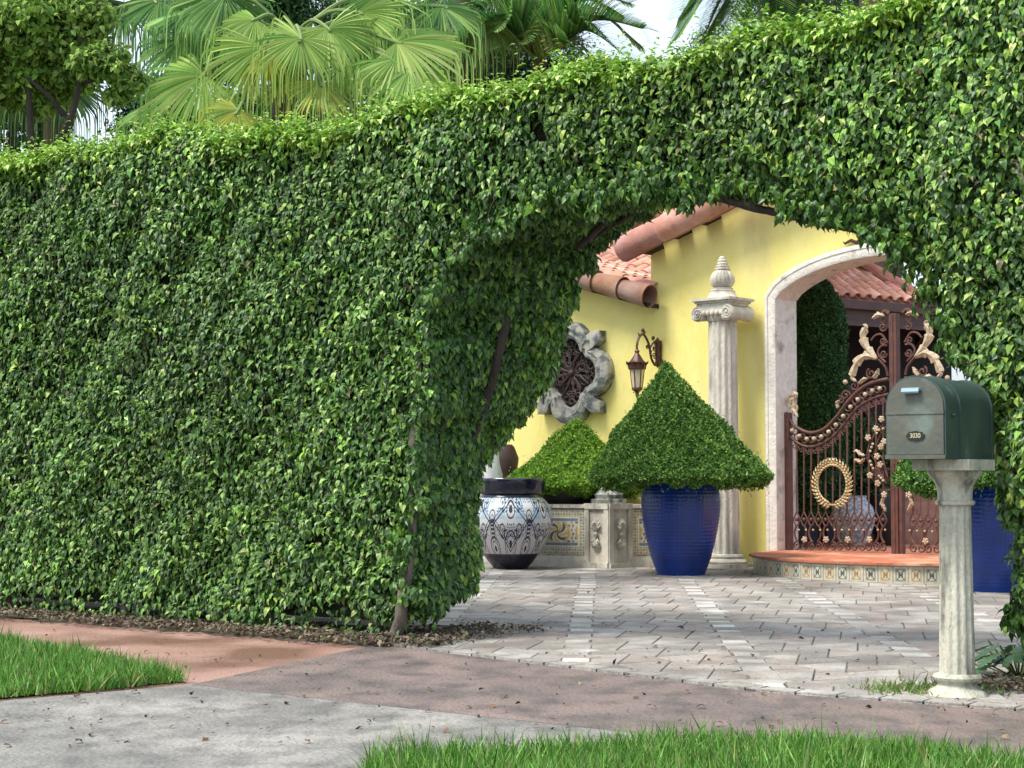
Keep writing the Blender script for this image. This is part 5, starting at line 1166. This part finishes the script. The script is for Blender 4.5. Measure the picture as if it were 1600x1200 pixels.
fan_palm('large fan palm with drooping ribbon leaf tips rising behind the left half of the hedge', 455, 60, 16.2, [
    (410, 74, 372, 185, 1, -.7), (512, 44, 560, 130, 1, -.5), (285, 62, 215, 130, 0, .1), (318, 118, 200, 190, 1, -.4), (352, -8, 330, 100, 0, -.2), (620, 66, 770, 80, 1, -.4), (500, 128, 520, 190, 2, -.8),
    (590, -6, 610, 85, 0, .3), (420, 80, 480, 100, 2, -.75), (620, 92, 700, 150, 1, -.5), (240, 165, 170, 200, 0, -.1), (372, 172, 330, 215, 2, -.9), (560, 95, 590, 170, 0, .2), (250, 0, 190, 60, 0, .5), (330, 60, 260, 20, 0, .6), (455, 130, 430, 200, 0, .4), (690, 10, 760, 60, 0, .5), (470, 60, 420, 130, 1, -.85), (640, 110, 740, 160, 1, -.6), (300, 20, 200, 30, 0, .2), (560, 20, 640, 60, 1, -.2), (400, 30, 330, 60, 1, -.3)], seed=1)
fan_palm('fan palm behind the middle of the hedge with fronds hanging over its top', 720, -40, 25.5, [
    (700, -10, 660, 90, 0, 0), (770, 0, 800, 80, 0, -.2), (640, 20, 610, 110, 0, .2), (820, 10, 880, 40, 0, .2), (700, 60, 640, 130, 0, .3), (760, 30, 730, 110, 1, -.3)], seed=2, dark=.8)
fan_palm('dark fan palm at the far left behind the hedge', 95, 110, 17.5, [
    (60, 120, 20, 200, 0, 0), (100, 130, 90, 215, 0, -.2), (20, 130, -60, 190, 0, .2), (150, 0, 180, 60, 0, .3), (190, 10, 230, 70, 0, .2), (40, 60, -30, 110, 0, .3)], seed=3, dark=.45)  # frond colours scaled down by dark
# feather palms
def feather(name, parent, base, tip, arch, pal_, n=56, ll=.42, seed=0, sagk=.5):
    rnd = random.Random(seed); base, tip = Vector(base), Vector(tip); mid = (base + tip) / 2 + Vector((0, 0, arch)); pts = smooth_pts([base, mid, tip], 12); mb = MB()
    mb.tube(pts, [.016 - .012 * i / len(pts) for i in range(len(pts))], 5, (.20, .28, .08))
    for i in range(n):
        f_ = .12 + .88 * i / n; q = f_ * (len(pts) - 1); k = min(int(q), len(pts) - 2); p = pts[k].lerp(pts[k + 1], q - k); t = (pts[k + 1] - pts[k]).normalized(); sd = t.cross(Vector((0, 0, 1)))
        sd = sd.normalized() if sd.length > .1 else Vector((1, 0, 0)); l = ll * math.sin(math.pi * (.15 + .80 * f_)) ** .6 * rnd.uniform(.85, 1.1)
        for sg in (1, -1):
            d = (sd * sg * .8 + t * .65 + Vector((0, 0, .25))).normalized(); w = .019; V = []; pp_ = p.copy(); cl = tuple(x * rnd.uniform(.8, 1.2) for x in pal_[rnd.randrange(len(pal_))])
            for m in range(5):
                ws = d.cross(Vector((0, -.3, 1))).normalized() * w * (1 - .8 * m / 4); V += [pp_ - ws, pp_ + ws]; pp_ = pp_ + d * l / 4; d = (d + Vector((0, 0, -1)) * .16 * sagk * m).normalized()
            mb.add(V, [(2 * m, 2 * m + 1, 2 * m + 3, 2 * m + 2) for m in range(4)], cl)
    return mb.build(name, M['frond'], parent)
def feather_palm(label, cx, cy_, Y, fr, seed, dark=1, ll=.42):
    cr = P(cx, cy_, Y); t = thing('feather_palm', label, 'palm tree', (cr.x, cr.y, 0), 'palms behind the hedge'); mb = MB()
    mb.tube([(cr.x, cr.y, cr.z * i / 16) for i in range(17)], [.10 + .012 * (i % 2) for i in range(17)], 10); mb.build('trunk', M['fibre'], t)
    for i, (tx, ty, ar, dy) in enumerate(fr): feather('frond', t, cr, P(tx, ty, Y + dy), ar, [tuple(x * dark for x in q) for q in fpal], seed=seed * 40 + i, ll=ll)
feather_palm('feathery palm with arching fronds behind the middle of the hedge', 842, 96, 25, [(1005, 45, .35, -.6), (985, 95, .45, -.8), (930, 0, .4, .2), (985, 5, .5, .4), (860, -40, .3, .3), (790, -30, .4, 0), (745, 10, .4, .2), (720, 60, .4, -.2), (900, 100, .35, -.8), (800, 70, .3, -.6), (960, 140, .5, .3), (700, 110, .5, .4), (880, -30, .2, 1), (1000, 70, .6, .2), (950, 60, .5, -.9), (820, 20, .5, .4), (905, 40, .5, -.4), (770, 50, .5, -.5), (940, 110, .3, -1), (860, 30, .6, .6), (975, 25, .55, .8)], 1, ll=.75)
feather_palm('feathery palm arching left above the right part of the hedge', 1210, -60, 31, [(1060, 60, .55, -.3), (1075, 15, .5, .3), (1120, 95, .5, -.5), (1175, 95, .35, -.7), (1240, 80, .3, .2), (1290, 50, .35, -.3), (1340, 20, .4, 0), (1100, 60, .35, .5), (1200, 60, .3, .5), (1230, 30, .1, -.6), (1085, 90, .6, .2), (1130, 50, .6, -.4), (1160, 30, .5, .2), (1270, 70, .4, .4), (1310, 40, .5, .1), (1180, 110, .5, .4), (1060, 30, .7, .6), (1215, 90, .3, -.9)], 2, .9, .95)
# tree trunk showing over the hedge at the right
tr = P(1372, 0, 34); t = thing('palm_trunk', 'thick brown palm trunk just showing above the hedge at the upper right', 'palm tree', (tr.x, tr.y, 0))
mb = MB(); mb.tube([(tr.x + .05 * math.sin(i * .4), tr.y, i * .55) for i in range(22)], [.40 + .03 * (i % 2) for i in range(22)], 14); mb.build('trunk', M['fibre'], t)
for i in range(9): feather('frond', t, (tr.x, tr.y, 11.8), (tr.x + 3.2 * math.cos(i * .7), tr.y + 3.2 * math.sin(i * .7), 11), .9, fpal, seed=300 + i)
# broadleaf trees
def tree(name, label, x, ygr, Y, crowns, N, sz, pal_, wts, m='soft', limbs=(), r0=.12, tm='barkd', clumps=26, group='trees behind the hedge'):
    b = P(x, 742, Y); t = thing(name, label, 'tree', (b.x, b.y, 0), group); mb = MB(); c0 = P(crowns[0][0], crowns[0][1], Y)
    mb.tube(smooth_pts([(b.x, b.y, -.02), ((b.x * 2 + c0.x) / 3 + .05, b.y, c0.z * .45), (lerp(b.x, c0.x, .8), b.y, c0.z * .8), c0], 4), [r0 * (1 - .05 * i) for i in range(13)], 9)
    mb.build('trunk', M[tm], t, smooth=60)
    for (lx0, ly0, lx1, ly1, dr, r_) in limbs:
        mb = MB(); mb.tube(smooth_pts([P(lx0, ly0, Y), P((lx0 + lx1) / 2 + 6, (ly0 + ly1) / 2, Y - .1), P(lx1, ly1, Y - dr)], 4), [r_ * (1 - .08 * i) for i in range(9)], 7); mb.build('limb', M[tm], t, smooth=60)
    tot = sum(c[2] * c[3] for c in crowns)
    for (cx, cy2, rx, rz, dy) in crowns:
        c = P(cx, cy2, Y + dy); s = Y / 2700; crown(t, tuple(c), (rx * s, min(rx, rz) * s, rz * s), int(N * rx * rz / tot), sz, pal_, wts, m, clumps)
    return t
lg = [(.17, .29, .05), (.24, .38, .07), (.32, .45, .11), (.11, .20, .04)]
tree('broadleaf_tree', 'yellow green broadleaf tree at the top left corner above the hedge', 88, 210, 14.5, [(40, 40, 130, 75, 0), (10, 110, 110, 55, .2), (165, 95, 50, 26, -.3), (110, 110, 46, 30, .1), (130, 25, 50, 45, 0), (205, 125, 26, 16, -.3), (60, 150, 60, 26, .3), (185, 150, 22, 12, -.2)], 24000, .066, lg, [4, 4, 2, 3], limbs=((90, 230, 128, 110, 0, .045), (128, 130, 190, 110, .2, .02), (100, 180, 40, 120, .2, .03), (128, 120, 120, 40, .2, .025)), clumps=70, r0=.05)
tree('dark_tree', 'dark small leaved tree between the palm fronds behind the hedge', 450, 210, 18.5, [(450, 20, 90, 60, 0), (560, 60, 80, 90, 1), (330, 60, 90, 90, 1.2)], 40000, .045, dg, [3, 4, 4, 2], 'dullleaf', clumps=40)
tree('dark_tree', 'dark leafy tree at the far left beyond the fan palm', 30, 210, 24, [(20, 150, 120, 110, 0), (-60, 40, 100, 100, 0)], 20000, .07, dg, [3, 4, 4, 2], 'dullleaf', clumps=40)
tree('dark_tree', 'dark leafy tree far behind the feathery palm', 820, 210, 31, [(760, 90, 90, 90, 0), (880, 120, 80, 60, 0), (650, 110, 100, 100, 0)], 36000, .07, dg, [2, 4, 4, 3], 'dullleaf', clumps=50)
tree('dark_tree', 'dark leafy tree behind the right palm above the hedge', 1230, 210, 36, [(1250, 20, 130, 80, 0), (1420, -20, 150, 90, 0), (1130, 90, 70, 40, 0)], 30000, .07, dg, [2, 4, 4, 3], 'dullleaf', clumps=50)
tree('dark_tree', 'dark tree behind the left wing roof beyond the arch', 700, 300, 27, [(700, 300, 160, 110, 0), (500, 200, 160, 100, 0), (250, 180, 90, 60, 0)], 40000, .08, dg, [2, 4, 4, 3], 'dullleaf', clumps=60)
